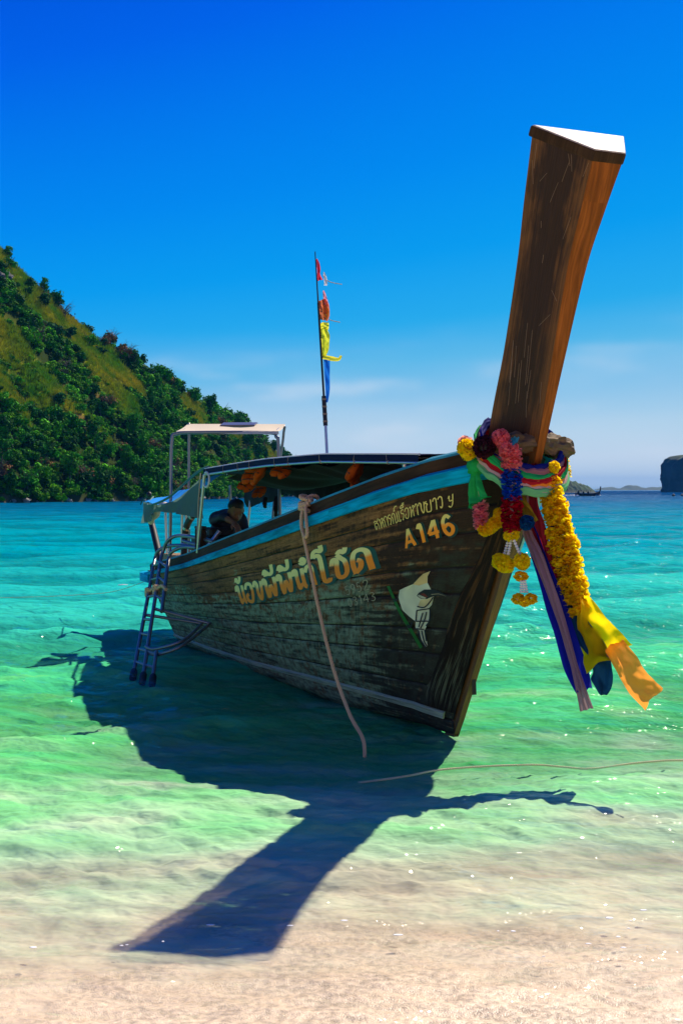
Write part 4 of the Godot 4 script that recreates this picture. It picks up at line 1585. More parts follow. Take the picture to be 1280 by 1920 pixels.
func canopy(b: Node3D) -> void:
	var c := group_part("canopy", b)
	c.set_meta("label", "low arched roof of dark navy cloth on steel pipes")
	var edge_y := func(x: float) -> float: return lerp_in(x, [-7.0, -4.1, -2.95, -2.2, -0.95, 0.06, 0.67, 1.0], [1.82, 1.90, 1.94, 1.96, 1.97, 1.945, 1.93, 1.92])
	var half := func(x: float) -> float: return lerp_in(x, [-1.2, -0.2, 0.36], [0.72, 0.63, 0.50])
	var aft := func(l: float) -> float: return lerpf(-4.1, -6.9, clampf((0.72 - l) / 1.44, 0, 1))
	var P := []
	for i in 31:
		var row := PackedVector3Array()
		for j in 17:
			var l := lerpf(0.72, -0.72, j / 16.0)
			var x := lerpf(aft.call(l), 0.34 if l > 0 else 0.34 + l * 1.6, i / 30.0)
			l *= half.call(x) / 0.72
			row.append(Vector3(x, edge_y.call(x) + 0.058 + 0.014 * (1.0 - pow(l / half.call(x), 2.0)) - 0.010 * pow(sin(i * 0.62), 2.0), l))
		P.append(row)
	var s := Soup.new()
	s.grid(P)
	var Q := []
	for r in P:
		var row := PackedVector3Array()
		for p in r:
			row.append(p - Vector3(0, 0.008, 0))
		Q.append(row)
	s.grid(Q)
	obj("roof_cloth", s.done(), M.navy_tarp, c)
	for side in [0.72, -0.72]:
		var a: float = aft.call(side)
		var low := PackedVector3Array()
		var high := PackedVector3Array()
		s = Soup.new()
		var V := []
		for i in 41:
			var x := lerpf(a, 0.35 if side > 0 else -0.81, i / 40.0)
			var y: float = edge_y.call(x)
			var hw: float = half.call(x) * signf(side)
			low.append(Vector3(x, y, hw))
			high.append(Vector3(x, y + 0.060, hw * 0.985))
			V.append(PackedVector3Array([Vector3(x, y + 0.058, hw), Vector3(x, y + 0.03, hw * (1.012 + 0.006 * sin(i * 1.7))), Vector3(x, y + 0.002, hw)]))
		s.grid(V)
		obj("valance", s.done(), M.navy_tarp, c)
		s = Soup.new()
		s.tube(low, 0.011, 8)
		obj("edge_pipe", s.done(), M.steel, c)
		s = Soup.new()
		s.tube(high, 0.009, 8)
		obj("edge_pipe", s.done(), M.pale_pipe, c)
		# lashings
		s = Soup.new()
		for i in 9:
			var p: Vector3 = low[[1, 6, 10, 13, 19, 22, 28, 33, 37][i]]
			var k := PackedVector3Array()
			for j in 7:
				var an := TAU * j / 6.0
				k.append(p + Vector3(0.006 * sin(an * 0.5), cos(an) * 0.014, sin(an) * 0.014))
			s.tube(k, 0.003, 4, false)
			s.tube(PackedVector3Array([p + Vector3(0, 0.0, 0.014 * signf(side)), p + Vector3(0.05 * sin(i * 3.1), 0.06, 0.012 * signf(side))]), 0.0012, 4, false)
		obj("lashing", s.done(), M.cord, c).set_meta("kind", "stuff")
	for x in [-5.2, -3.6, -2.4, -1.2]:
		s = Soup.new()
		var k := PackedVector3Array()
		for j in 13:
			var l: float = lerpf(0.99, -0.99, j / 12.0) * half.call(x)
			if x < aft.call(l):
				continue
			k.append(Vector3(x, edge_y.call(x) + 0.035 + 0.014 * (1.0 - pow(l / 0.72, 2.0)), l))
		s.tube(k, 0.010, 6)
		obj("roof_hoop", s.done(), M.steel, c)
	for p in [[-4.08, 1.90, 0.72, -4.26, 1.10, 0.74], [-6.75, 1.82, -0.71, -6.78, 0.92, -0.62], [-4.3, 1.90, -0.72, -4.34, 1.12, -0.78], [-1.9, 1.95, -0.72, -1.92, 1.50, -0.76], [-0.85, 1.96, -0.70, -0.85, 1.55, -0.70], [0.2, 1.93, 0.54, 0.2, 1.80, 0.52]]:
		s = Soup.new()
		s.tube(PackedVector3Array([Vector3(p[0], p[1], p[2]), Vector3(p[3], p[4], p[5])]), 0.017, 10)
		obj("roof_post", s.done(), M.steel, c)
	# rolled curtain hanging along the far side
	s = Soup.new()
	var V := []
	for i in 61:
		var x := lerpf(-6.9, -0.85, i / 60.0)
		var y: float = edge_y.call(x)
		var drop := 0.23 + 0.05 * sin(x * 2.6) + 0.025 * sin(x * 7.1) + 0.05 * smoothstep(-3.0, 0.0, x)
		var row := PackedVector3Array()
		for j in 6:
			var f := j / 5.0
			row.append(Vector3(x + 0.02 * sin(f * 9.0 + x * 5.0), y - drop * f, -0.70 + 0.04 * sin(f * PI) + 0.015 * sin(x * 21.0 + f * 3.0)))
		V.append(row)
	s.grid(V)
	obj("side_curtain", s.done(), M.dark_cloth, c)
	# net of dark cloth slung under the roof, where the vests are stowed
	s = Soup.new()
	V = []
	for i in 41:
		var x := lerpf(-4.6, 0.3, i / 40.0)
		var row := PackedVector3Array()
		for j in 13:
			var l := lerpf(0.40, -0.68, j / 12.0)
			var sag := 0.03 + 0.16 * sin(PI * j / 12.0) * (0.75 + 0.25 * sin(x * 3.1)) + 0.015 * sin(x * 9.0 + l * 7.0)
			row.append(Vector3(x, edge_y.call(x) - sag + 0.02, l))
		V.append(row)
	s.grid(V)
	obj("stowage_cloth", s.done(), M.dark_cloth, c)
	for p in [[-5.62, -0.62, 0.22], [-4.70, -0.62, 0.26], [-4.55, -0.6, 0.24], [-5.95, -0.6, 0.10]]:
		s = Soup.new()
		var y: float = edge_y.call(p[0]) - 0.22
		s.tube(curve([Vector3(p[0], y + 0.03, p[1]), Vector3(p[0] + 0.03, y - p[2] * 0.5, p[1] + 0.02), Vector3(p[0] - 0.01, y - p[2], p[1])], 6), PackedFloat32Array([0.022, 0.03, 0.026, 0.03, 0.022, 0.026, 0.012]), 6, true, 0.4)
		obj("hanging_strap", s.done(), M.dark_cloth, c)

	# raised awning over the helmsman
	var a := group_part("helm_awning", b)
	a.set_meta("label", "cream awning on a bent steel frame over the stern")
	s = Soup.new()
	s.tube(curve([Vector3(-6.14, 0.75, 0.52), Vector3(-6.12, 1.6, 0.51), Vector3(-6.11, 2.30, 0.50), Vector3(-6.09, 2.40, 0.44), Vector3(-5.95, 2.415, 0.20), Vector3(-5.6, 2.41, -0.50), Vector3(-5.52, 2.36, -0.58), Vector3(-5.50, 2.20, -0.60), Vector3(-5.48, 0.9, -0.62)], 60), 0.020, 10)
	obj("awning_frame", s.done(), M.steel_blue, a)
	s = Soup.new()
	s.tube(curve([Vector3(-6.56, 0.80, 0.16), Vector3(-6.56, 2.40, 0.16), Vector3(-6.54, 2.51, 0.12), Vector3(-6.3, 2.52, -0.3), Vector3(-6.02, 2.51, -0.80), Vector3(-5.98, 2.4, -0.84), Vector3(-5.98, 1.6, -0.72), Vector3(-5.98, 0.9, -0.68)], 40), 0.016, 8)
	obj("awning_frame", s.done(), M.steel_blue, a)
	for e in [[-6.09, 2.41, 0.42, -6.55, 2.51, 0.15], [-5.53, 2.40, -0.56, -6.0, 2.51, -0.82]]:
		s = Soup.new()
		s.tube(PackedVector3Array([Vector3(e[0], e[1], e[2]), Vector3(e[3], e[4], e[5])]), 0.013, 8)
		obj("awning_frame", s.done(), M.steel_blue, a)
	s = Soup.new()
	V = []
	for i in 9:
		var f := i / 8.0
		var row := PackedVector3Array()
		for j in 15:
			var g := j / 14.0
			var front := Vector3(-6.12, 2.435, 0.44).lerp(Vector3(-5.50, 2.425, -0.60), g)
			var back := Vector3(-6.58, 2.545, 0.17).lerp(Vector3(-5.97, 2.535, -0.86), g)
			row.append(front.lerp(back, f) - Vector3(0, 0.012 * sin(f * PI) + 0.008 * sin(g * 14.0) * sin(f * PI), 0))
		if i == 0:
			var lip := PackedVector3Array()
			for p in row:
				lip.append(p + Vector3(0.02, -0.035, 0.0))
			V.append(lip)
		V.append(row)
	s.grid(V)
	obj("awning_cloth", s.done(), M.cream_cloth, a)
	s = Soup.new()
	var bx := Basis(Vector3.BACK, -0.19).rotated(Vector3.UP, -0.52)
	s.box(Vector3(0.22, 0.016, 0.42), Transform3D(bx, Vector3(-6.22, 2.535, -0.36)), 0.004)
	obj("solar_panel", s.done(), M.panel, a)
	# whitish hoop and stay at the near aft corner of the roof
	s = Soup.new()
	var k := PackedVector3Array()
	for j in 17:
		var an := -2.6 + 4.6 * j / 16.0
		k.append(Vector3(-3.98 + 0.10 * cos(an), 1.85 + 0.075 * sin(an), 0.73))
	s.tube(k, 0.011, 8)
	obj("rope_hoop", s.done(), M.pale_pipe, c)


# ------------------------------------------------------------------ cloth, flowers, ropes
# a strip of cloth along a path; widths per path point, laid across «across», with lengthwise folds
func strip(path: Array, widths: Array, across: Array, folds: float, depth: float, steps := 26, seed_ := 1) -> ArrayMesh:
	var s := Soup.new()
	var c := curve(path, steps)
	var ac := curve(across, steps)
	var P := []
	var m := 14
	var nz := noise(seed_, 2.2, 2)
	for i in steps + 1:
		var f := float(i) / steps
		var w := lerp_in(f * (widths.size() - 1), range(widths.size()), widths)
		var d := (c[mini(i + 1, steps)] - c[maxi(i - 1, 0)]).normalized()
		var a := (ac[i] - d * ac[i].dot(d)).normalized()
		var n := d.cross(a)
		var row := PackedVector3Array()
		for j in m + 1:
			var g := float(j) / m - 0.5
			var z := sin(g * TAU * folds + seed_ + 1.6 * nz.get_noise_1d(f * 0.8)) * depth + depth * 1.5 * nz.get_noise_2d(f * 1.1, g * 0.9)
			row.append(c[i] + a * (g * w) + n * z * (0.4 + 0.6 * minf(1.0, w * 9.0)))
		P.append(row)
	s.grid(P)
	return s.done()


func ring(ctr: Vector3, rs: float, rl: float, dip: float, tilt: float, thick: float, flatness: float, seed_: int) -> ArrayMesh:
	# a sash wound round the neck of the prow: lower at the front than behind
	var s := Soup.new()
	var nz := noise(seed_, 1.3, 2)
	var P := []
	for i in 73:
		var a := TAU * i / 72.0
		var p := ctr + Vector3(cos(a) * rs, -dip * cos(a) + tilt * sin(a) + 0.02 * nz.get_noise_2d(cos(a) * 2.0, sin(a) * 2.0), sin(a) * rl)
		var out := Vector3(cos(a) / rs, 0, sin(a) / rl).normalized()
		var row := PackedVector3Array()
		for j in 25:
			var b := TAU * j / 24.0
			var k := 1.0 + 0.22 * sin(b * 3.0 + a * 2.0 + seed_) + 0.14 * sin(b * 7.0 - a * 3.0 + 2.0 * sin(a * 2.0 + seed_)) + 0.2 * nz.get_noise_2d(cos(a) * 3.0 + 5.0, sin(a) * 3.0 + cos(b))
			row.append(p + out * cos(b) * thick * flatness * k + Vector3.UP * sin(b) * thick * k)
		P.append(row)
	s.grid(P)
	return s.done()


# ruffled disc of petals, its axis along y
func ruffle(seed_: int, petals: int, r: float, layers: int, high: float, tone: Color, spread := 0.25) -> ArrayMesh:
	var g := RandomNumberGenerator.new()
	g.seed = seed_
	var s := Soup.new()
	s.flat()
	for l in layers:
		for i in petals:
			var a := TAU * (i + g.randf() * 0.8) / petals
			var d := Vector3(cos(a), 0, sin(a))
			var t := Vector3(-sin(a), 0, cos(a))
			var y := high * ((l + 0.5) / layers - 0.5) + g.randf_range(-0.1, 0.1) * high
			var k := r * g.randf_range(0.78, 1.12)
			var lift := g.randf_range(-0.35, 0.35) * high
			var w := TAU * r / petals * g.randf_range(0.8, 1.3)
			var q := g.randf_range(1.0 - spread, 1.0 + spread)
			s.tint(Color(tone.r * q, tone.g * q * g.randf_range(0.9, 1.1), tone.b * q))
			var p0 := d * r * 0.22 + Vector3(0, y, 0)
			var p1 := d * k * 0.70 + t * w * 0.5 + Vector3(0, y + lift * 0.5 + g.randf_range(-0.12, 0.12) * high, 0)
			var p2 := d * k * 0.70 - t * w * 0.5 + Vector3(0, y + lift * 0.5 + g.randf_range(-0.12, 0.12) * high, 0)
			var p3 := d * k + t * w * 0.55 + Vector3(0, y + lift + g.randf_range(-0.22, 0.22) * high, 0)
			var p4 := d * k * 1.04 + Vector3(0, y + lift + g.randf_range(-0.22, 0.22) * high, 0)
			var p5 := d * k - t * w * 0.55 + Vector3(0, y + lift + g.randf_range(-0.22, 0.22) * high, 0)
			s.tri(p0, p1, p2)
			s.tri(p1, p3, p4)
			s.tri(p1, p4, p2)
			s.tri(p2, p4, p5)
	return s.done()


# a ball of petals
func pompom(seed_: int, petals: int, tone: Color, curl := 0.35, spread := 0.22) -> ArrayMesh:
	var g := RandomNumberGenerator.new()
	g.seed = seed_
	var s := Soup.new()
	s.flat()
	for i in petals:
		var y := 1.0 - 2.0 * (i + 0.5) / petals
		var a := i * 2.39996 + g.randf() * 0.6
		var d := Vector3(cos(a) * sqrt(1 - y * y), y, sin(a) * sqrt(1 - y * y))
		var t := d.cross(Vector3(g.randfn(), g.randfn(), g.randfn())).normalized()
		var b := d.cross(t)
		var k := g.randf_range(0.84, 1.06)
		var w := g.randf_range(0.18, 0.30)
		var q := g.randf_range(1.0 - spread, 1.0 + spread)
		s.tint(Color(tone.r * q, tone.g * q * g.randf_range(0.9, 1.1), tone.b * q))
		var c0 := d * 0.45
		var c1 := d * k * 0.86 + t * w
		var c2 := d * k * 0.86 - t * w
		var c3 := d * k + t * w * 0.9 + b * curl * g.randf_range(0.2, 1.0) * 0.6
		var c4 := d * k * 1.03 + b * curl * g.randf_range(0.2, 1.0) * 0.7
		var c5 := d * k - t * w * 0.9 + b * curl * g.randf_range(0.2, 1.0) * 0.6
		s.tri(c0, c1, c2)
		s.tri(c1, c3, c4)
		s.tri(c1, c4, c2)
		s.tri(c2, c4, c5)
	return s.done()


func flower(called: String, mesh: Mesh, parent: Node3D, at: Vector3, axis: Vector3, r: float, turn: float, m: Material, squash := 1.0) -> void:
	var o := obj(called, mesh, m, parent)
	var y := axis.normalized()
	var x := y.cross(Vector3(0.31, 0.22, 0.93)).normalized()
	var z := x.cross(y)
	o.transform = Transform3D(Basis(x, y, z) * Basis(Vector3.UP, turn).scaled(Vector3(r, r * squash, r)), at - base_of.get(parent, Vector3.ZERO))


func twisted_rope(pts: PackedVector3Array, r: float, pitch: float) -> ArrayMesh:
	var s := Soup.new()
	var along := 0.0
	var ph := PackedFloat32Array([0.0])
	for i in range(1, pts.size()):
		along += pts[i].distance_to(pts[i - 1])
		ph.append(along / pitch * TAU)
	var side := Vector3.ZERO
	var S := []
	var O := []
	for i in pts.size():
		var d := (pts[mini(i + 1, pts.size() - 1)] - pts[maxi(i - 1, 0)]).normalized()
		if side == Vector3.ZERO:
			side = d.cross(Vector3(0.3, 0.2, 0.9)).normalized()
		side = (side - d * side.dot(d)).normalized()
		S.append(side)
		O.append(d.cross(side))
	for k in 3:
		var q := PackedVector3Array()
		for i in pts.size():
			var a: float = ph[i] + TAU * k / 3.0
			q.append(pts[i] + (S[i] * cos(a) + O[i] * sin(a)) * r * 0.52)
		s.tube(q, r * 0.56, 6, k == 0)
	return s.done()


func resample(pts: PackedVector3Array, step: float) -> PackedVector3Array:
	var out := PackedVector3Array([pts[0]])
	var left := step
	for i in range(1, pts.size()):
		var a := pts[i - 1]
		var b := pts[i]
		var d := a.distance_to(b)
		var at := left
		while at < d:
			out.append(a.lerp(b, at / d))
			at += step
		left = at - d
	out.append(pts[-1])
	return out


func bow_cloths() -> void:
	# sashes wound round the neck of the prow
	var n := 0
	for w in [
		["navy blue", Color(0.008, 0.014, 0.16), 0.235, 0.300, 0.175, 0.034, 0.055, -0.015, "uppermost, under the prow post"],
		["mauve", Color(0.30, 0.12, 0.15), 0.245, 0.310, 0.170, 0.026, 0.030, 0.01, "just below the navy one"],
		["green", Color(0.015, 0.40, 0.10), 0.255, 0.345, 0.175, 0.026, 0.005, 0.02, "hanging loosest at the left of the prow"],
		["deep red", Color(0.42, 0.012, 0.02), 0.260, 0.325, 0.185, 0.028, -0.010, -0.02, "crossing the bundle's middle"],
		["orange", Color(0.90, 0.24, 0.02), 0.265, 0.330, 0.185, 0.015, -0.038, -0.01, "a narrow band under the red one"],
		["pale pink", Color(0.60, 0.38, 0.33), 0.265, 0.335, 0.185, 0.022, -0.060, 0.0, "below the orange band"],
		["pale green", Color(0.16, 0.50, 0.20), 0.270, 0.345, 0.190, 0.026, -0.085, 0.0, "lowest of the bundle"]]:
		var c: Vector3 = Vector3(0.93, 2.0 + w[6], 0.02)
		var t := thing("sash", w[0] + " sash round the prow's neck, " + w[8], "sash", c, "sashes round the prow")
		obj("winding", ring(c, w[2], w[3] * 0.93, w[4], w[7], w[5], 0.5, 200 + n), cloth(Color(w[1]).linear_to_srgb(), 0.3), t)
		n += 1
	# teal scarf end between the pink flowers
	var t := thing("teal_scarf", "short teal scarf end folded between the two pink carnations", "scarf", Vector3(1.04, 2.03, 0.15))
	t.position += boat_axes.basis * Vector3(0.09, 0.0, 0.055)
	obj("scarf", strip([Vector3(1.06, 2.09, 0.13), Vector3(1.05, 2.03, 0.19), Vector3(1.04, 1.95, 0.22)], [0.09, 0.11, 0.10], [Vector3(0.8, 0.3, -0.4), Vector3(0.9, 0.2, -0.3)], 1.5, 0.012, 14, 4), cloth(col(0.03, 0.22, 0.30)), t)
	# green scarf knotted at the end of the rail
	t = thing("green_scarf", "bright green scarf knotted at the end of the blue rail, its tail hanging down", "scarf", Vector3(0.86, 1.92, 0.33))
	var s := Soup.new()
	s.ball(Vector3(0.87, 1.905, 0.335), Vector3(0.058, 0.062, 0.055), 10, 14, 0.5, noise(210, 2.0, 2))
	obj("knot", s.done(), M.green_cloth, t)
	obj("tail", strip([Vector3(0.87, 1.89, 0.34), Vector3(0.875, 1.80, 0.345), Vector3(0.90, 1.69, 0.34), Vector3(0.91, 1.665, 0.34)], [0.05, 0.10, 0.17, 0.20], [Vector3(0.9, 0, -0.35), Vector3(0.9, -0.2, -0.35)], 1.7, 0.018, 20, 5), M.green_cloth, t)
	obj("tail", strip([Vector3(0.86, 1.89, 0.345), Vector3(0.85, 1.78, 0.35), Vector3(0.845, 1.62, 0.345)], [0.03, 0.05, 0.055], [Vector3(0.9, 0, -0.35), Vector3(0.9, 0.1, -0.35)], 1.0, 0.01, 14, 6), M.green_cloth, t)

	# long streamers blown forward
	var A := Vector3(0.5, 0.2, -0.7)
	for w in [
		["navy_streamer", "long navy blue streamer blown forward, widest at its middle", col(0.008, 0.010, 0.24), [Vector3(1.10, 1.80, 0.06), Vector3(1.06, 1.60, 0.07), Vector3(1.17, 1.40, 0.06), Vector3(1.42, 0.98, 0.05), Vector3(1.63, 0.66, 0.05), Vector3(1.74, 0.50, 0.05)], [0.04, 0.06, 0.12, 0.15, 0.15, 0.10], 1.5, 0.022],
		["blue_streamer", "mid blue streamer end showing behind the mauve one", col(0.003, 0.03, 0.08), [Vector3(1.22, 1.55, -0.04), Vector3(1.46, 1.02, -0.03), Vector3(1.74, 0.74, -0.03), Vector3(1.83, 0.60, -0.02), Vector3(1.84, 0.49, -0.02)], [0.05, 0.10, 0.17, 0.16, 0.04], 1.2, 0.018],
		["mauve_streamer", "long mauve and peach streamer, its end the lowest of all", col(0.30, 0.18, 0.19), [Vector3(1.10, 1.78, 0.09), Vector3(1.13, 1.50, 0.10), Vector3(1.29, 1.30, 0.10), Vector3(1.52, 0.93, 0.085), Vector3(1.67, 0.66, 0.08), Vector3(1.81, 0.40, 0.08)], [0.05, 0.06, 0.075, 0.062, 0.045, 0.085], 2.5, 0.012],
		["red_streamer", "dark red streamer hanging from the front of the prow behind the yellow garland", col(0.27, 0.012, 0.022), [Vector3(1.12, 1.92, 0.02), Vector3(1.08, 1.84, 0.03), Vector3(1.085, 1.68, 0.04), Vector3(1.18, 1.45, 0.03), Vector3(1.34, 1.12, 0.02), Vector3(1.42, 0.98, 0.02)], [0.05, 0.10, 0.13, 0.10, 0.09, 0.04], 1.6, 0.020],
		["olive_streamer", "short golden olive ribbon with a square end beside the red streamer", col(0.36, 0.25, 0.012), [Vector3(1.02, 1.80, 0.12), Vector3(1.06, 1.70, 0.13), Vector3(1.15, 1.60, 0.13), Vector3(1.22, 1.52, 0.13)], [0.05, 0.10, 0.12, 0.13], 2.2, 0.015],
		["yellow_cloth", "bright yellow cloth billowing from the end of the long yellow garland", col(0.95, 0.66, 0.006), [Vector3(1.53, 1.06, -0.07), Vector3(1.60, 1.00, -0.06), Vector3(1.68, 0.88, -0.05), Vector3(1.79, 0.77, -0.05), Vector3(1.86, 0.71, -0.05)], [0.05, 0.13, 0.23, 0.30, 0.33], 1.6, 0.024],
		["orange_cloth", "orange cloth flying out beyond the yellow one, at the far right of the streamers", col(0.85, 0.30, 0.045), [Vector3(1.86, 0.80, -0.075), Vector3(2.00, 0.70, -0.07), Vector3(2.14, 0.60, -0.06), Vector3(2.28, 0.53, -0.06)], [0.13, 0.15, 0.16, 0.17], 1.0, 0.016]]:
		var p: Array = w[3]
		t = thing(w[0], w[1], "streamer" if not w[0].ends_with("cloth") else "cloth", p[0])
		var ac := [A, Vector3(0.85, 0.35, -0.35), A] if w[0] != "yellow_cloth" else [Vector3(0.45, 0.3, -0.62), Vector3(0.5, 0.35, -0.5), Vector3(0.5, 0.2, -0.6)]
		if w[0] == "orange_cloth":
			ac = [Vector3(0.3, 0.45, -0.4), Vector3(0.4, 0.45, -0.3)]
		obj("cloth", strip(p, w[4], ac, w[5], w[6], 34, 11 + p.size()), cloth(w[2], 1.4 if w[0].ends_with("cloth") else 0.04 if w[0] == "blue_streamer" else 0.3), t)

	# garlands and single blossoms
	var yellow := ruffle(1, 20, 1.0, 4, 0.75, Color(1.0, 0.74, 0.010))
	var yellow2 := ruffle(2, 20, 1.0, 4, 0.75, Color(1.0, 0.66, 0.008))
	var path := curve([Vector3(1.125, 1.82, -0.075), Vector3(1.145, 1.74, -0.075), Vector3(1.212, 1.60, -0.075), Vector3(1.296, 1.395, -0.075), Vector3(1.373, 1.19, -0.075), Vector3(1.449, 1.024, -0.075), Vector3(1.505, 0.93, -0.075)], 200)
	t = thing("yellow_garland", "long thick garland of yellow marigold ruffles hanging at the front of the prow", "garland", path[0])
	var dots := resample(path, 0.036)
	for i in dots.size() - 1:
		flower("marigold", yellow if i % 2 else yellow2, t, dots[i], dots[i + 1] - dots[i], lerpf(0.074, 0.094, minf(1.0, i / 14.0)) * rng.randf_range(0.92, 1.08), rng.randf() * TAU, M.petal)
	s = Soup.new()
	s.tube(path, 0.014, 6)
	obj("string", s.done(), M.cord, t)

	t = thing("mixed_garland", "garland hanging straight down the bow, pink over blue over dark red", "garland", Vector3(1.06, 2.0, 0.17))
	t.position += boat_axes.basis * Vector3(0.10, 0.0, 0.06)
	var pink := ruffle(3, 14, 1.0, 4, 0.9, Color(1.0, 0.27, 0.25))
	var blue := ruffle(4, 12, 1.0, 3, 0.9, Color(0.006, 0.09, 0.55))
	var red := ruffle(5, 14, 1.0, 3, 0.8, Color(0.55, 0.008, 0.030))
	s = Soup.new()
	s.tube(curve([Vector3(1.05, 2.02, 0.17), Vector3(1.067, 1.80, 0.175), Vector3(1.075, 1.46, 0.175)], 12), 0.012, 6)
	obj("string", s.done(), M.cord, t)
	var strung := [[1.985, pink, 0.064], [1.945, pink, 0.066], [1.905, pink, 0.064], [1.865, blue, 0.062], [1.825, blue, 0.066], [1.785, blue, 0.064], [1.745, blue, 0.066], [1.715, blue, 0.062], [1.675, red, 0.064], [1.64, red, 0.068], [1.605, red, 0.066], [1.57, red, 0.068], [1.535, red, 0.064], [1.50, red, 0.060]]
	for f in strung:
		flower("blossom", f[1], t, Vector3(1.068 + (1.98 - f[0]) * 0.016, f[0], 0.175), Vector3(rng.randfn() * 0.12, 1, rng.randfn() * 0.12), f[2], rng.randf() * TAU, M.petal)
	var gold := pompom(20, 130, Color(1.0, 0.74, 0.010))
	var gold2 := pompom(21, 130, Color(1.0, 0.62, 0.008))
	flower("marigold", gold, t, Vector3(1.074, 1.455, 0.178), Vector3.UP, 0.056, 0.3, M.petal, 0.85)
	# its tassel: strings of white beads with marigolds
	var beads := func(a: Vector3, b: Vector3, count: int) -> void:
		var q := Soup.new()
		for i in count:
			var p := a.lerp(b, (i + 0.5) / count)
			var h := (b - a) / count * 0.43
			q.tube(PackedVector3Array([p - h, p - h * 0.5, p + h * 0.5, p + h]), PackedFloat32Array([0.006, 0.0105, 0.0105, 0.006]), 7)
		obj("bead_string", q.done(), M.bead, t)
	for k in [[-0.035, 1.012, 0.20], [0.0, 1.085, 0.215], [0.03, 1.165, 0.17]]:
		beads.call(Vector3(1.076 + k[0], 1.425, 0.18), Vector3(k[1] + 0.01, 1.325, k[2]), 6)
	for f in [[1.005, 1.28, 0.22, 0.062], [1.085, 1.265, 0.235, 0.068], [1.185, 1.295, 0.165, 0.058], [1.14, 1.27, 0.13, 0.05]]:
		flower("marigold", gold, t, Vector3(f[0], f[1], f[2]), Vector3(rng.randfn() * 0.3, 1, rng.randfn() * 0.3), f[3], rng.randf() * TAU, M.petal, 0.85)
	flower("marigold", gold2, t, Vector3(1.165, 1.19, 0.16), Vector3.UP, 0.048, 1.0, M.petal, 0.7)
	for k in [-0.014, 0.0, 0.014]:
		beads.call(Vector3(1.19 + k * 0.5, 1.165, 0.16 - k * 0.6), Vector3(1.205 + k, 1.085, 0.16 - k), 5)
	flower("marigold", gold2, t, Vector3(1.165, 1.045, 0.18), Vector3(-0.3, 1, 0), 0.045, 1.0, M.petal, 0.8)
	flower("marigold", gold2, t, Vector3(1.255, 1.05, 0.14), Vector3(0.3, 1, 0), 0.045, 2.0, M.petal, 0.8)
	flower("marigold", gold2, t, Vector3(1.21, 1.03, 0.16), Vector3.UP, 0.046, 2.0, M.petal, 0.75)

	t = thing("short_garland", "short loop of pink and yellow blossoms hanging by a thread on the port bow", "garland", Vector3(0.88, 1.67, 0.30))
	var rose := ruffle(6, 12, 1.0, 3, 0.9, Color(1.0, 0.30, 0.33))
	s = Soup.new()
	s.tube(PackedVector3Array([Vector3(0.875, 1.80, 0.33), Vector3(0.89, 1.655, 0.31)]), 0.002, 4)
	s.tube(PackedVector3Array([Vector3(1.10, 1.72, 0.22), Vector3(1.05, 1.58, 0.245)]), 0.002, 4)
	obj("thread", s.done(), M.cord, t)
	for f in [[0.895, 1.635], [0.892, 1.605], [0.895, 1.575], [0.898, 1.545], [0.905, 1.515]]:
		flower("blossom", rose, t, Vector3(f[0], f[1], 0.31), Vector3(rng.randfn() * 0.1, 1, 0.1), 0.053, rng.randf() * TAU, M.petal)
	for f in [[0.93, 1.485, 0.30, 0.050], [0.965, 1.495, 0.28, 0.046], [1.0, 1.52, 0.27, 0.046], [1.025, 1.535, 0.26, 0.045], [1.05, 1.565, 0.245, 0.044], [1.035, 1.59, 0.25, 0.042]]:
		flower("marigold", gold2, t, Vector3(f[0], f[1], f[2]), Vector3(rng.randfn(), 1, rng.randfn()), f[3], rng.randf() * TAU, M.petal)
	# single blossoms tucked into the sashes
	var plum := pompom(23, 120, Color(0.065, 0.018, 0.030))
	var carn := pompom(24, 140, Color(1.0, 0.24, 0.25), 0.5)
	var azure := pompom(25, 130, Color(0.006, 0.085, 0.26))
	for f in [
		["yellow_blossom", "big yellow blossom above the green knot at the end of the rail", gold, Vector3(0.845, 2.015, 0.375), 0.072],
		["pale_pink_blossom", "pale pink blossom half hidden behind the big yellow one", pompom(26, 110, Color(0.75, 0.36, 0.30)), Vector3(0.80, 2.055, 0.37), 0.055],
		["plum_blossom", "dark plum blossom cluster between the yellow and the pink ones", plum, Vector3(0.95, 2.03, 0.31), 0.078],
		["carnation", "bright pink carnation just under the prow post", carn, Vector3(1.00, 2.085, 0.215), 0.062],
		["coral_carnation", "coral pink carnation on top of the mixed garland", carn, Vector3(1.062, 2.0, 0.185), 0.068],
		["blue_pompom", "small blue paper pompom beside the dark red blossoms", azure, Vector3(1.165, 1.535, 0.115), 0.050],
		["starboard_marigold", "yellow marigold tucked into the sashes on the far side of the prow", gold, Vector3(1.10, 1.90, -0.13), 0.040]]:
		t = thing(f[0], f[1], "blossom", f[3])
		t.position += boat_axes.basis * Vector3(0.09, 0.0, 0.055)
		flower("petals", f[2], t, f[3], Vector3(rng.randfn() * 0.4, 1, rng.randfn() * 0.4), f[4], rng.randf() * TAU, M.petal)
		s = Soup.new()
		s.ball(f[3], Vector3.ONE * f[4] * 0.6, 6, 8)
		obj("heart", s.done(), {"plum_blossom": M.tar, "blue_pompom": M.blue_heart, "yellow_blossom": M.gold_heart, "starboard_marigold": M.gold_heart}.get(f[0], M.pink_heart), t)
	t = thing("far_garland", "yellow garland just showing behind the sashes on the far side of the prow", "garland", Vector3(0.80, 1.93, -0.36))
	for i in 4:
		flower("marigold", yellow, t, Vector3(0.815 + 0.008 * i, 1.97 - 0.036 * i, -0.375 - 0.003 * i), Vector3(0.1, 1, 0), 0.046, rng.randf() * TAU, M.petal)


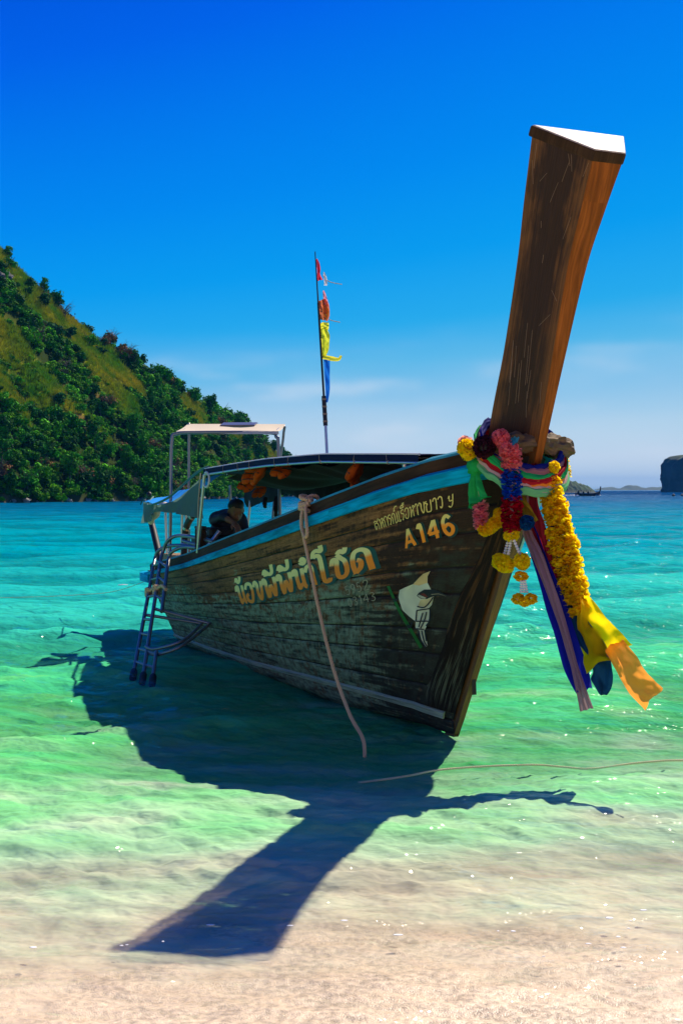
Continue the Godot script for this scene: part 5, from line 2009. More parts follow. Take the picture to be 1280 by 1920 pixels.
func ropes() -> void:
	var t := thing("bow_rope", "tan twisted rope knotted over the rail, hanging down the hull to the water", "rope", Vector3(-1.05, 1.62, 0.80))
	var k := curve([Vector3(-1.06, 1.60, 0.80), Vector3(-1.04, 1.52, 0.84), Vector3(-0.96, 1.40, 0.86), Vector3(-0.80, 1.16, 0.87), Vector3(-0.55, 0.78, 0.88), Vector3(-0.25, 0.40, 0.89), Vector3(0.06, 0.14, 0.90), Vector3(0.28, 0.015, 0.90), Vector3(0.36, -0.10, 0.92)], 80)
	obj("hanging_rope", twisted_rope(resample(k, 0.010), 0.0140, 0.065), M.rope, t)
	var loop := curve([Vector3(-1.06, 1.64, 0.80), Vector3(-1.02, 1.56, 0.85), Vector3(-0.97, 1.45, 0.87), Vector3(-0.88, 1.385, 0.88), Vector3(-0.83, 1.40, 0.88), Vector3(-0.86, 1.47, 0.87), Vector3(-0.96, 1.57, 0.84), Vector3(-1.03, 1.65, 0.81)], 60)
	obj("rope_loop", twisted_rope(resample(loop, 0.010), 0.0145, 0.07), M.rope, t)
	for j in 4:
		var pts := []
		for i in 13:
			var a := TAU * i / 12.0
			pts.append(Vector3(-1.06 + 0.046 * cos(a) + 0.012 * sin(a * 2.0 + j), 1.585 + 0.033 * j + 0.016 * sin(a + j * 1.7), 0.80 + 0.045 * sin(a)))
		obj("knot_turn", twisted_rope(resample(curve(pts, 40), 0.010), 0.0165, 0.07), M.rope, t)
	var over := curve([Vector3(-1.06, 1.68, 0.79), Vector3(-1.07, 1.70, 0.74), Vector3(-1.08, 1.66, 0.68), Vector3(-1.10, 1.40, 0.66)], 20)
	obj("knot_turn", twisted_rope(resample(over, 0.010), 0.0165, 0.07), M.rope, t)

	# shore line floating on the water
	t = thing("floating_rope", "long pale rope floating half sunk across the water right of the bow", "rope", Vector3(0.4, 0, -8.0), "", Transform3D())
	var pts := []
	for p in [[0.05, -8.02, -0.06], [0.4, -8.02, -0.015], [0.61, -8.13, 0.012], [0.9, -8.19, 0.018], [1.24, -8.21, 0.012], [1.42, -8.18, -0.008], [1.6, -8.16, -0.03], [1.95, -8.22, 0.006], [2.3, -8.25, 0.0], [3.2, -8.1, -0.04], [4.6, -7.7, -0.06]]:
		pts.append(Vector3(p[0], p[2] + sea_height(p[0], p[1], 0.06), p[1]))
	obj("strand", twisted_rope(resample(curve(pts, 120), 0.010), 0.0070, 0.05), M.rope_pale, t)
	t = thing("stern_line", "thin mooring line running back into the water behind the stern", "rope", Vector3(-3.0, 0.1, -18.6), "", Transform3D())
	var stern := boat_axes * Vector3(-7.5, 0.62, 0.42)
	var s := Soup.new()
	var far := Vector3(-6.6, 0.03, -20.5)
	var line := []
	for i in 9:
		var f := i / 8.0
		var p := stern.lerp(far, f)
		p.y = lerpf(0.60, 0.02, pow(f, 0.55))
		line.append(p)
	s.tube(curve(line, 30), 0.0035, 5)
	obj("line", s.done(), M.cord, t)
	s = Soup.new()
	s.ball(Vector3(-3.92, 0.02, -23.0), Vector3(0.11, 0.03, 0.04), 8, 12)
	t = thing("line_float", "little white float on the water left of the stern", "float", Vector3(-3.92, 0.0, -23.0), "", Transform3D())
	obj("float_body", s.done(), M.bead, t)


func ladder() -> void:
	var t := thing("boarding_ladder", "bent steel pipe boarding ladder hung over the port quarter, its feet in the water", "ladder", Vector3(-3.3, 0, 1.55))
	# two ladders' worth of rails: outer pair reaches the water, inner pair braces against the hull
	var top := [Vector3(-5.75, 0.95, 0.80), Vector3(-5.30, 1.02, 0.84), Vector3(-4.95, 0.98, 0.86)]
	var foot := [Vector3(-3.42, 0.0, 1.62), Vector3(-3.14, 0.0, 1.60), Vector3(-2.98, 0.0, 1.55)]
	var hooks := [[Vector3(-5.72, 1.06, 0.76), Vector3(-5.56, 1.12, 0.66), Vector3(-5.2, 1.13, 0.52)], [Vector3(-5.22, 1.20, 0.78), Vector3(-5.02, 1.25, 0.68), Vector3(-4.1, 1.22, 0.62)], [Vector3(-4.95, 1.08, 0.82), Vector3(-4.76, 1.14, 0.72), Vector3(-4.2, 1.13, 0.62)]]
	for k in 3:
		var s := Soup.new()
		var stop: Vector3 = foot[k] if k < 2 else top[2].lerp(foot[2], 0.46)
		s.tube(curve([hooks[k][2], hooks[k][1], hooks[k][0], top[k], top[k].lerp(foot[k], 0.25), top[k].lerp(stop, 0.7), stop], 54), 0.020, 9)
		obj("rail", s.done(), M.steel_blue, t)
	var s := Soup.new()
	s.tube(PackedVector3Array([top[2].lerp(foot[2], 0.78), foot[2]]), 0.018, 9)
	obj("rail", s.done(), M.steel_blue, t)
	s = Soup.new()
	s.tube(curve([hooks[1][1] + Vector3(0.06, -0.05, 0.02), hooks[1][1] + Vector3(0.3, -0.075, -0.03), Vector3(-4.3, 1.15, 0.62)], 14), 0.017, 9)
	obj("rail", s.done(), M.steel_blue, t)
	for f in [0.06, 0.20, 0.36, 0.56, 0.68, 0.80, 0.90]:
		s = Soup.new()
		s.tube(PackedVector3Array([top[0].lerp(foot[0], f), top[1].lerp(foot[1], f)]), 0.014, 8)
		if f < 0.4 or f > 0.78:
			s.tube(PackedVector3Array([top[1].lerp(foot[1], f), top[2].lerp(foot[2], f)]), 0.014, 8)
		obj("rung", s.done(), M.steel_blue, t)
	# struts back to the hull
	var a: Vector3 = top[1].lerp(foot[1], 0.47)
	var a2: Vector3 = top[0].lerp(foot[0], 0.52)
	var hull_pt := Vector3(-3.95, 0.40, 0.70)
	var low: Vector3 = top[1].lerp(foot[1], 0.80)
	for p in [[a, hull_pt], [a2, hull_pt + Vector3(-0.25, -0.02, 0.02)]]:
		s = Soup.new()
		s.tube(PackedVector3Array(p), 0.016, 8)
		obj("strut", s.done(), M.steel_blue, t)
	for p in [[low, low + Vector3(0.16, -0.02, -0.05), low + Vector3(0.35, 0.08, -0.25), hull_pt], [low + Vector3(-0.05, 0.04, 0.0), low + Vector3(0.12, 0.03, -0.05), low + Vector3(0.28, 0.12, -0.28), hull_pt + Vector3(-0.22, -0.02, 0.02)]]:
		s = Soup.new()
		s.tube(curve(p, 20), 0.016, 8)
		obj("strut", s.done(), M.steel_blue, t)
	for k in 3:
		s = Soup.new()
		var d: Vector3 = (foot[k] - top[k]).normalized()
		s.tube(PackedVector3Array([foot[k] - d * 0.10, foot[k] - d * 0.08, foot[k] + d * 0.06, foot[k] + d * 0.07]), PackedFloat32Array([0.024, 0.034, 0.034, 0.02]), 10)
		obj("rubber_foot", s.done(), M.rubber, t)
	for f in [[0.315, 0], [0.31, 1]]:
		s = Soup.new()
		var c: Vector3 = top[f[1]].lerp(foot[f[1]], f[0])
		for j in 5:
			var ring_pts := PackedVector3Array()
			for i in 9:
				var an := TAU * i / 8.0
				ring_pts.append(c + Vector3(cos(an) * 0.035, (j - 2) * 0.018 + 0.01 * sin(an * 2.0), sin(an) * 0.035))
			s.tube(ring_pts, 0.012, 6, false)
		s.tube(curve([c, c + Vector3(0.14, 0.05, -0.02), c + Vector3(0.27, 0.02, -0.03)], 8), 0.020, 6)
		obj("rope_lashing", s.done(), M.rope, t)


func flag_pole() -> void:
	var foot := Vector3(-2.55, 2.03, 0.0)
	var t := thing("flag_pole", "thin pole on the boat's roof with tattered red, yellow and blue flags", "flag pole", foot)
	var P := func(f: float) -> Vector3: return foot + Vector3(-0.31 * f, 1.97 * f, 0.0)
	var s := Soup.new()
	s.tube(PackedVector3Array([foot - Vector3(0, 0.05, 0), P.call(0.17)]), 0.014, 10)
	obj("steel_tube", s.done(), M.steel, t)
	s = Soup.new()
	s.tube(PackedVector3Array([P.call(0.16), P.call(0.30)]), 0.021, 9)
	s.tube(PackedVector3Array([P.call(0.29), P.call(0.50), P.call(0.75)]), 0.011, 8)
	s.tube(PackedVector3Array([P.call(0.74), P.call(1.0)]), PackedFloat32Array([0.008, 0.005]), 6)
	obj("black_rod", s.done(), M.rubber, t)
	s = Soup.new()
	for k in [0.18, 0.215, 0.25, 0.285]:
		var c: Vector3 = P.call(k)
		s.tube(PackedVector3Array([c - Vector3(0, 0.008, 0), c + Vector3(0, 0.008, 0)]), 0.0235, 9)
	obj("tape", s.done(), M.scratch, t)
	var across := Vector3(0.35, 0.0, -0.94)   # blown away to the right of the pole
	var flag := func(called: String, a: float, b: float, w: Array, c: Color, folds: float, off := 0.0) -> void:
		var p := []
		for i in w.size():
			var f := lerpf(a, b, float(i) / (w.size() - 1))
			p.append(P.call(f) + across * (w[i] * 0.5 + off + 0.006))
		obj(called, strip(p, w, [across, across + Vector3(0.2, 0.1, 0.2), across], folds, 0.012, 26, int(a * 100)), cloth(c, 0.8), t)
	flag.call("red_flag", 0.965, 0.86, [0.012, 0.030, 0.036, 0.030, 0.051], col(0.42, 0.03, 0.05), 1.5)
	flag.call("white_rag", 0.90, 0.835, [0.012, 0.030, 0.030], col(0.62, 0.55, 0.60), 1.0, 0.06)
	flag.call("pink_rag", 0.81, 0.73, [0.012, 0.036, 0.054], col(0.66, 0.26, 0.32), 1.0, 0.045)
	flag.call("patterned_flag", 0.765, 0.665, [0.060, 0.090, 0.102, 0.096, 0.072], col(0.40, 0.10, 0.045), 2.0)
	flag.call("gold_flag", 0.745, 0.675, [0.018, 0.048, 0.054, 0.030], col(0.62, 0.33, 0.05), 1.5, 0.035)
	flag.call("yellow_flag", 0.655, 0.62, [0.078, 0.084, 0.072], col(0.68, 0.64, 0.05), 1.0)
	flag.call("yellow_flag", 0.625, 0.49, [0.054, 0.084, 0.078, 0.066, 0.030], col(0.66, 0.66, 0.045), 1.3)
	flag.call("blue_flag", 0.475, 0.27, [0.06, 0.055, 0.05, 0.045, 0.035, 0.015], col(0.01, 0.13, 0.52), 1.0, 0.012)
	for k in [[0.885, 0.24], [0.70, 0.20]]:
		var c: Vector3 = P.call(k[0])
		s = Soup.new()
		s.tube(curve([c + across * 0.06, c + across * k[1] * 0.5 + Vector3(0, -0.06, 0), c + across * k[1] + Vector3(0, -0.085, 0)], 10), 0.004, 5)
		obj("loose_cord", s.done(), M.cord, t)
	var tail := P.call(0.49) as Vector3
	obj("yellow_tatter", strip([tail, tail + across * 0.10 + Vector3(0, -0.02, 0), tail + across * 0.16 + Vector3(0, -0.025, 0), tail + across * 0.185 + Vector3(0, 0.01, 0)], [0.04, 0.045, 0.03, 0.02], [Vector3.UP, Vector3.UP], 1.0, 0.006, 24, 3), cloth(col(0.70, 0.62, 0.05), 0.8), t)


func stern_gear() -> void:
	# blue tarpaulin over the stern
	var t := thing("blue_tarpaulin", "blue tarpaulin sheltering the stern, its greenish skirt hanging ragged", "tarpaulin", Vector3(-6.0, 1.4, 0.2))
	var s := Soup.new()
	var V := []
	for i in 17:
		var f := i / 16.0
		var row := PackedVector3Array()
		for j in 11:
			var g := j / 10.0
			var near := Vector3(-7.0, 1.60, 0.60).lerp(Vector3(-4.3, 1.87, 0.68), f) - Vector3(0, 0.13 * sin(PI * f), 0)
			var far := Vector3(-7.15, 1.69, 0.22).lerp(Vector3(-4.5, 1.91, 0.36), f)
			row.append(near.lerp(far, g) + Vector3(0, -0.05 * sin(PI * f) * sin(PI * g) + 0.012 * sin(f * 17.0 + g * 5.0), 0))
		V.append(row)
	s.grid(V)
	obj("top_sheet", s.done(), M.blue_tarp, t)
	s = Soup.new()
	V = []
	for i in 25:
		var f := i / 24.0
		var near := Vector3(-7.0, 1.60, 0.602).lerp(Vector3(-4.3, 1.87, 0.682), f) - Vector3(0, 0.13 * sin(PI * f), 0)
		var drop := lerp_in(f, [0.0, 0.12, 0.22, 0.35, 0.6, 0.9, 1.0], [0.26, 0.22, 0.09, 0.08, 0.14, 0.34, 0.42])
		var row := PackedVector3Array()
		for j in 9:
			var g := j / 8.0
			row.append(near + Vector3(0.01 * sin(i * 2.0), -drop * g, (0.025 * sin(i * 1.1 + g * 2.5) + 0.02 * sin(i * 2.7 - g * 4.0)) * g + 0.012))
		V.append(row)
	s.grid(V)
	obj("skirt", s.done(), M.tarp_skirt, t)
	s = Soup.new()
	var roll := []
	for i in 10:
		var f := i / 9.0
		roll.append(Vector3(-6.95 + 0.75 * f, 1.36 + 0.20 * sin(f * PI * 0.6), 0.53 + 0.02 * sin(i * 2.0)))
	s.tube(curve(roll, 30), 0.045, 9)
	obj("rolled_edge", s.done(), M.cream_cloth, t)
	s = Soup.new()
	s.tube(curve([Vector3(-7.15, 1.66, 0.45), Vector3(-6.6, 1.56, 0.66), Vector3(-5.6, 1.66, 0.68), Vector3(-4.6, 1.92, 0.66), Vector3(-4.0, 1.98, 0.70)], 30), 0.013, 6)
	obj("green_line", s.done(), M.green_line, t)
	for p in [[-4.35, 1.92, 0.68, -4.40, 1.20, 0.70], [-4.28, 1.90, 0.70, -4.36, 1.24, 0.71]]:
		s = Soup.new()
		s.tube(curve([Vector3(p[0], p[1], p[2]), Vector3(p[0] - 0.05, 1.6, p[2] + 0.01), Vector3(p[3], p[4], p[5])], 12), 0.008, 6)
		obj("hanging_cord", s.done(), M.cord, t)
	# poles that carry it
	for p in [[-7.3, 1.66, 0.26, -7.25, 0.70, 0.24], [-6.9, 1.64, 0.10, -6.9, 0.66, 0.10], [-6.36, 1.68, 0.30, -6.42, 0.66, 0.30], [-5.6, 1.80, -0.05, -5.6, 0.5, -0.05]]:
		s = Soup.new()
		s.tube(PackedVector3Array([Vector3(p[0], p[1], p[2]), Vector3(p[3], p[4], p[5])]), 0.017, 8)
		obj("pole", s.done(), M.steel, t)
	# steering pole and exhaust
	t = thing("steering_pole", "dark wooden pole leaning outward at the stern, wire at its head", "pole", Vector3(-7.22, 0.70, 0.30))
	s = Soup.new()
	s.tube(PackedVector3Array([Vector3(-7.98, 1.47, 0.30), Vector3(-7.70, 1.20, 0.30), Vector3(-7.22, 0.70, 0.30)]), PackedFloat32Array([0.038, 0.044, 0.048]), 9)
	obj("shaft", s.done(), M.rubber, t)
	s = Soup.new()
	s.tube(curve([Vector3(-7.96, 1.46, 0.30), Vector3(-7.99, 1.60, 0.30), Vector3(-7.97, 1.70, 0.28)], 8), 0.010, 6)
	s.ball(Vector3(-7.97, 1.68, 0.29), Vector3(0.045, 0.045, 0.035), 7, 10)
	s.tube(curve([Vector3(-7.98, 1.66, 0.30), Vector3(-8.15, 1.62, 0.33), Vector3(-8.22, 1.55, 0.34)], 8), 0.008, 6)
	obj("wire_head", s.done(), M.rubber, t)
	t = thing("exhaust_hose", "black curved hose standing up beside the engine", "hose", Vector3(-6.3, 0.7, 0.30))
	s = Soup.new()
	s.tube(curve([Vector3(-5.75, 1.55, 0.30), Vector3(-5.95, 1.44, 0.30), Vector3(-6.18, 1.32, 0.30), Vector3(-6.28, 1.12, 0.30), Vector3(-6.30, 0.70, 0.30)], 24), 0.040, 10)
	obj("hose_body", s.done(), M.rubber, t)
	s = Soup.new()
	for k in [[-5.95, 1.44], [-6.2, 1.30], [-6.28, 1.10]]:
		s.ball(Vector3(k[0], k[1], 0.30), Vector3(0.046, 0.046, 0.046), 6, 10)
	obj("clamp", s.done(), M.steel, t)
	# engine
	t = thing("boat_engine", "black engine block beside the bending person, white scribbled marks on its cover", "engine", Vector3(-5.3, 0.7, 0.15))
	s = Soup.new()
	s.box(Vector3(0.62, 0.42, 0.42), Transform3D(Basis(), Vector3(-5.35, 1.02, 0.20)), 0.04)
	obj("engine_block", s.done(), M.rubber, t)
	s = Soup.new()
	s.box(Vector3(0.50, 0.10, 0.30), Transform3D(Basis(), Vector3(-5.35, 1.275, 0.20)), 0.03)
	obj("engine_cover", s.done(), M.tar, t)
	s = Soup.new()
	s.tube(PackedVector3Array([Vector3(-5.6, 1.10, 0.42), Vector3(-5.1, 1.10, 0.42)]), 0.035, 10)
	s.tube(curve([Vector3(-5.05, 1.1, 0.42), Vector3(-4.95, 1.15, 0.40), Vector3(-4.9, 1.3, 0.30)], 8), 0.025, 8)
	obj("manifold", s.done(), M.steel, t)
	s = Soup.new()
	rng.seed = 31
	for k in 5:
		var p := []
		for i in 8:
			p.append(Vector3(-5.55 + 0.30 * i / 7.0 + 0.03 * rng.randfn(), 1.29 - 0.018 * k + 0.012 * rng.randfn(), 0.352 + 0.004 * (k % 2)))
		s.tube(curve(p, 30), 0.004, 4)
	obj("white_marks", s.done(), M.bead, t)
	for p in [[-5.0, 0.05], [-5.7, 0.05]]:
		s = Soup.new()
		s.box(Vector3(0.08, 0.45, 0.5), Transform3D(Basis(), Vector3(p[0], 0.58, 0.2)), 0.01)
		obj("mount", s.done(), M.wood_dark, t)
	# brown tool case hanging at the post
	t = thing("tool_case", "brown wooden case tied to the roof post by the engine", "case", Vector3(-4.42, 1.05, 0.70))
	s = Soup.new()
	s.box(Vector3(0.16, 0.30, 0.08), Transform3D(Basis(), Vector3(-4.42, 1.19, 0.66)), 0.008)
	obj("case_body", s.done(), M.wood_dark, t)
	s = Soup.new()
	s.box(Vector3(0.165, 0.03, 0.085), Transform3D(Basis(), Vector3(-4.42, 1.355, 0.66)), 0.006)
	obj("lid", s.done(), M.rubber, t)

	# life vests stowed under the roof
	var first: Node3D = null
	var where := [
		[Vector3(-3.06, 1.905, 0.48), 0.72, "orange life vest bulging under the roof near its aft corner"],
		[Vector3(-3.45, 1.865, 0.44), 0.6, "orange life vest lying lower and left of the brightest one"],
		[Vector3(-2.72, 1.915, 0.40), 0.6, "orange life vest tucked high behind the roof pipe, partly in shade"],
		[Vector3(-0.82, 1.882, 0.48), 0.70, "orange life vest nearest the prow under the roof"],
		[Vector3(-0.95, 1.815, 0.42), 0.45, "orange life vest hanging under the foremost one"],
		[Vector3(-4.30, 1.79, 0.20), 0.6, "dull orange life vest at the aft end of the roof above the engine"],
		[Vector3(-4.9, 1.72, -0.15), 0.55, "life vest hanging lowest, over the bending person"]]
	for i in where.size():
		var w: Array = where[i]
		var o: Node3D
		if first == null:
			o = thing("life_vest", w[2], "life vest", Vector3.ZERO, "life vests stowed under the roof")
			var lumpy := noise(220, 1.4, 2)
			for side in [-1.0, 1.0]:
				s = Soup.new()
				s.ball(Vector3(0.085 * side, 0, 0), Vector3(0.095, 0.055, 0.13), 10, 14, 0.25, lumpy)
				obj("panel", s.done(), M.vest, o)
			s = Soup.new()
			s.ball(Vector3(0, 0.035, -0.12), Vector3(0.15, 0.05, 0.06), 8, 14, 0.25, lumpy)
			obj("collar", s.done(), M.vest, o)
			for y in [-0.05, 0.05]:
				s = Soup.new()
				s.tube(curve([Vector3(-0.18, 0.0, y), Vector3(-0.08, 0.062, y + 0.01), Vector3(0.08, 0.062, y), Vector3(0.18, 0.0, y)], 14), 0.009, 6, true, 0.5)
				obj("strap", s.done(), M.rubber, o)
			first = o
		else:
			o = first.duplicate()
			o.name = numbered("life_vest")
			add_child(o, true)
			o.set_meta("label", w[2])
		var r: float = w[1]
		o.transform = boat_axes * Transform3D(Basis.from_euler(Vector3(0.9 + 0.25 * sin(i * 2.1), 0.5 * sin(i * 1.3), 0.35 * cos(i * 1.9))).scaled(Vector3(r, r, r)), w[0])


# ------------------------------------------------------------------ people
func field(p: Vector3, bones: Array) -> float:
	var d := 9.0
	for b in bones:
		var a: Vector3 = b[0]
		var ab: Vector3 = b[1] - a
		var h := clampf((p - a).dot(ab) / maxf(ab.length_squared(), 1e-6), 0.0, 1.0)
		var e: float = (p - a - ab * h).length() - lerpf(b[2], b[3], h)
		var k: float = b[4] if b.size() > 4 else 0.03
		var m := clampf(0.5 + 0.5 * (d - e) / k, 0.0, 1.0)
		d = lerpf(d, e, m) - k * m * (1.0 - m)
	return d


# surface nets of smoothly joined tapered capsules
func flesh(s: Soup, bones: Array, cell: float, tone: Callable) -> void:
	var box := AABB(bones[0][0], Vector3.ZERO)
	for b in bones:
		for k in 2:
			var r: float = b[2 + k] + cell * 2.0
			box = box.merge(AABB(b[k] - Vector3.ONE * r, Vector3.ONE * 2.0 * r))
	var n := Vector3i((box.size / cell).ceil()) + Vector3i.ONE * 2
	var V := PackedFloat32Array()
	V.resize(n.x * n.y * n.z)
	for x in n.x:
		for y in n.y:
			for z in n.z:
				V[(x * n.y + y) * n.z + z] = field(box.position + Vector3(x, y, z) * cell, bones)
	var at := {}
	for x in n.x - 1:
		for y in n.y - 1:
			for z in n.z - 1:
				var c := Vector3.ZERO
				var m := 0
				var lo := (x * n.y + y) * n.z + z
				var f := [V[lo], V[lo + n.y * n.z], V[lo + n.z], V[lo + n.y * n.z + n.z], V[lo + 1], V[lo + n.y * n.z + 1], V[lo + n.z + 1], V[lo + n.y * n.z + n.z + 1]]
				var neg := 0
				for k in 8:
					neg += 1 if f[k] < 0.0 else 0
				if neg == 0 or neg == 8:
					continue
				for e in [[0, 1], [2, 3], [4, 5], [6, 7], [0, 2], [1, 3], [4, 6], [5, 7], [0, 4], [1, 5], [2, 6], [3, 7]]:
					var a: float = f[e[0]]
					var b: float = f[e[1]]
					if (a < 0.0) == (b < 0.0):
						continue
					var t := a / (a - b)
					var p0 := Vector3(e[0] & 1, (e[0] >> 1) & 1, (e[0] >> 2) & 1)
					var p1 := Vector3(e[1] & 1, (e[1] >> 1) & 1, (e[1] >> 2) & 1)
					c += p0.lerp(p1, t)
					m += 1
				at[Vector3i(x, y, z)] = box.position + (Vector3(x, y, z) + c / m) * cell
	for q in at:
		for axis in 3:
			var u := Vector3i.ZERO
			var w := Vector3i.ZERO
			var d := Vector3i.ZERO
			u[(axis + 1) % 3] = 1
			w[(axis + 2) % 3] = 1
			d[axis] = 1
			var a: float = V[(q.x * n.y + q.y) * n.z + q.z]
			var q2: Vector3i = q + d
			var b: float = V[(q2.x * n.y + q2.y) * n.z + q2.z]
			if (a < 0.0) == (b < 0.0):
				continue
			var k := [q, q - u, q - u - w, q - w]
			if not (at.has(k[1]) and at.has(k[2]) and at.has(k[3])):
				continue
			if a < 0.0:
				k.reverse()
			for j in [0, 1, 2, 0, 2, 3]:
				var p: Vector3 = at[k[j]]
				s.tint(tone.call(p))
				s.v(p)


func person() -> void:
	var skin_tone := Color(0.23, 0.12, 0.07)
	var shirt := Color(0.012, 0.02, 0.05)
	var pants := Color(0.010, 0.011, 0.016)
	var hem := Color(0.04, 0.22, 0.33)
	var t := thing("person", "person in dark clothes bending over the engine, one arm stretched out towards the prow", "person", Vector3(-5.75, 0.35, 0.05))
	var hip := Vector3(-5.78, 1.18, 0.05)
	var chest := Vector3(-5.48, 1.40, 0.03)
	var neck := Vector3(-5.30, 1.47, 0.03)
	var bones := [
		[hip + Vector3(0, 0, -0.09), hip + Vector3(0, 0, 0.09), 0.115, 0.115, 0.06],
		[hip, hip.lerp(chest, 0.5), 0.125, 0.115, 0.06], [hip.lerp(chest, 0.5), chest, 0.12, 0.13, 0.06],
		[chest + Vector3(0.02, 0.02, -0.13), chest + Vector3(0.02, 0.02, 0.13), 0.085, 0.085, 0.06],
		[chest, neck, 0.09, 0.055, 0.04], [neck, neck + Vector3(0.07, 0.02, 0), 0.052, 0.05, 0.02]]
	for side in [-1.0, 1.0]:
		var h := hip + Vector3(0.0, -0.03, 0.095 * side)
		var knee := Vector3(-5.55 if side > 0 else -5.66, 0.80, 0.05 + 0.12 * side)
		var ankle := Vector3(-5.72 if side > 0 else -5.85, 0.42, 0.05 + 0.12 * side)
		bones.append([h, knee, 0.088, 0.060, 0.03])
		bones.append([knee, ankle, 0.058, 0.042, 0.02])
		bones.append([ankle + Vector3(-0.03, -0.035, 0), ankle + Vector3(0.16, -0.045, 0.02 * side), 0.036, 0.026, 0.02])
	var sh := chest + Vector3(0.05, 0.0, 0.17)
	var elbow := Vector3(-5.20, 1.45, 0.17)
	var wrist := Vector3(-5.02, 1.385, 0.10)
	var sh2 := chest + Vector3(0.05, 0.0, -0.17)
	bones.append([sh, elbow, 0.056, 0.043, 0.03])
	bones.append([elbow, wrist, 0.043, 0.028, 0.02])
	bones.append([sh2, Vector3(-5.30, 1.18, -0.16), 0.056, 0.043, 0.03])
	bones.append([Vector3(-5.30, 1.18, -0.16), Vector3(-5.16, 1.30, 0.0), 0.043, 0.028, 0.02])
	var s := Soup.new()
	flesh(s, bones, 0.020, func(p: Vector3) -> Color:
		if p.x > -5.11 and p.y > 1.2 or p.y < 0.40 or p.distance_to(neck + Vector3(0.08, 0.02, 0)) < 0.06:
			return skin_tone
		var along := (p - hip).dot((chest - hip).normalized())
		if p.y < 1.0 or along < -0.02:
			return pants
		return hem if along < 0.07 else shirt)
	# head, bent down towards the work
	var hd := neck + Vector3(0.145, 0.04, 0)
	var f := Vector3(0.80, -0.60, 0)
	var up := Vector3(0.60, 0.80, 0)
	var head := [[hd + up * 0.03 - f * 0.02, hd + up * 0.03 - f * 0.02, 0.088, 0.088, 0.02], [hd + f * 0.035 - up * 0.04, hd + f * 0.03 - up * 0.07, 0.062, 0.045, 0.04], [hd + f * 0.085 + up * 0.01, hd + f * 0.105 - up * 0.025, 0.010, 0.016, 0.012], [hd + f * 0.085 - up * 0.055 - Vector3(0, 0, 0.018), hd + f * 0.085 - up * 0.055 + Vector3(0, 0, 0.018), 0.012, 0.012, 0.01]]
	for side in [-1.0, 1.0]:
		head.append([hd + Vector3(0, 0, 0.086 * side) + up * 0.012, hd + Vector3(0, 0, 0.09 * side) - up * 0.018, 0.013, 0.010, 0.008])
		head.append([hd + f * 0.077 + up * 0.028 + Vector3(0, 0, 0.014 * side), hd + f * 0.07 + up * 0.03 + Vector3(0, 0, 0.042 * side), 0.012, 0.012, 0.008])
		head.append([hd + f * 0.074 + up * 0.012 + Vector3(0, 0, 0.03 * side), hd + f * 0.074 + up * 0.012 + Vector3(0, 0, 0.032 * side), 0.013, 0.013, 0.003])
	flesh(s, head, 0.008, func(p: Vector3) -> Color:
		var q := p - hd
		for side in [-1.0, 1.0]:
			if (q - f * 0.084 - up * 0.012 - Vector3(0, 0, 0.031 * side)).length() < 0.0085:
				return Color(0.02, 0.015, 0.012)
		return skin_tone)
	# the stretched-out hand: palm, four fingers, thumb
	var dir := Vector3(0.85, -0.42, -0.12).normalized()
	var wide := Vector3(0.12, 0.0, 0.99)
	var dn := dir.cross(wide).normalized()
	if dn.y > 0:
		dn = -dn
	var palm := wrist + dir * 0.055
	var hand := [[wrist, palm, 0.024, 0.026, 0.02]]
	for k in 4:
		var o := wide * (0.028 - 0.0185 * k)
		var len: float = [0.072, 0.082, 0.076, 0.058][k]
		var k0 := palm + dir * 0.035 + o
		hand.append([palm + o * 0.8 - dir * 0.02, k0, 0.015, 0.011, 0.012])
		var k1 := k0 + dir * len * 0.5 + dn * 0.012
		var k2 := k1 + dir * len * 0.22 + dn * 0.028
		var k3 := k2 + dn * 0.022 - dir * 0.004
		hand.append([k0, k1, 0.0105, 0.0095, 0.004])
		hand.append([k1, k2, 0.0095, 0.0085, 0.004])
		hand.append([k2, k3, 0.0085, 0.0075, 0.004])
	hand.append([wrist + dir * 0.02 + wide * 0.02, palm + wide * 0.045 + dn * 0.02, 0.014, 0.011, 0.01])
	hand.append([palm + wide * 0.045 + dn * 0.02, palm + dir * 0.032 + wide * 0.050 + dn * 0.034, 0.0105, 0.009, 0.004])
	flesh(s, hand, 0.005, func(_p: Vector3) -> Color: return skin_tone)
	obj("body", s.done(), M.skin, t)
	s = Soup.new()
	s.ball(hd + up * 0.048 - f * 0.034, Vector3(0.094, 0.082, 0.092), 10, 16, 0.18, noise(230, 4.0, 2))
	obj("hair", s.done(), M.rubber, t)


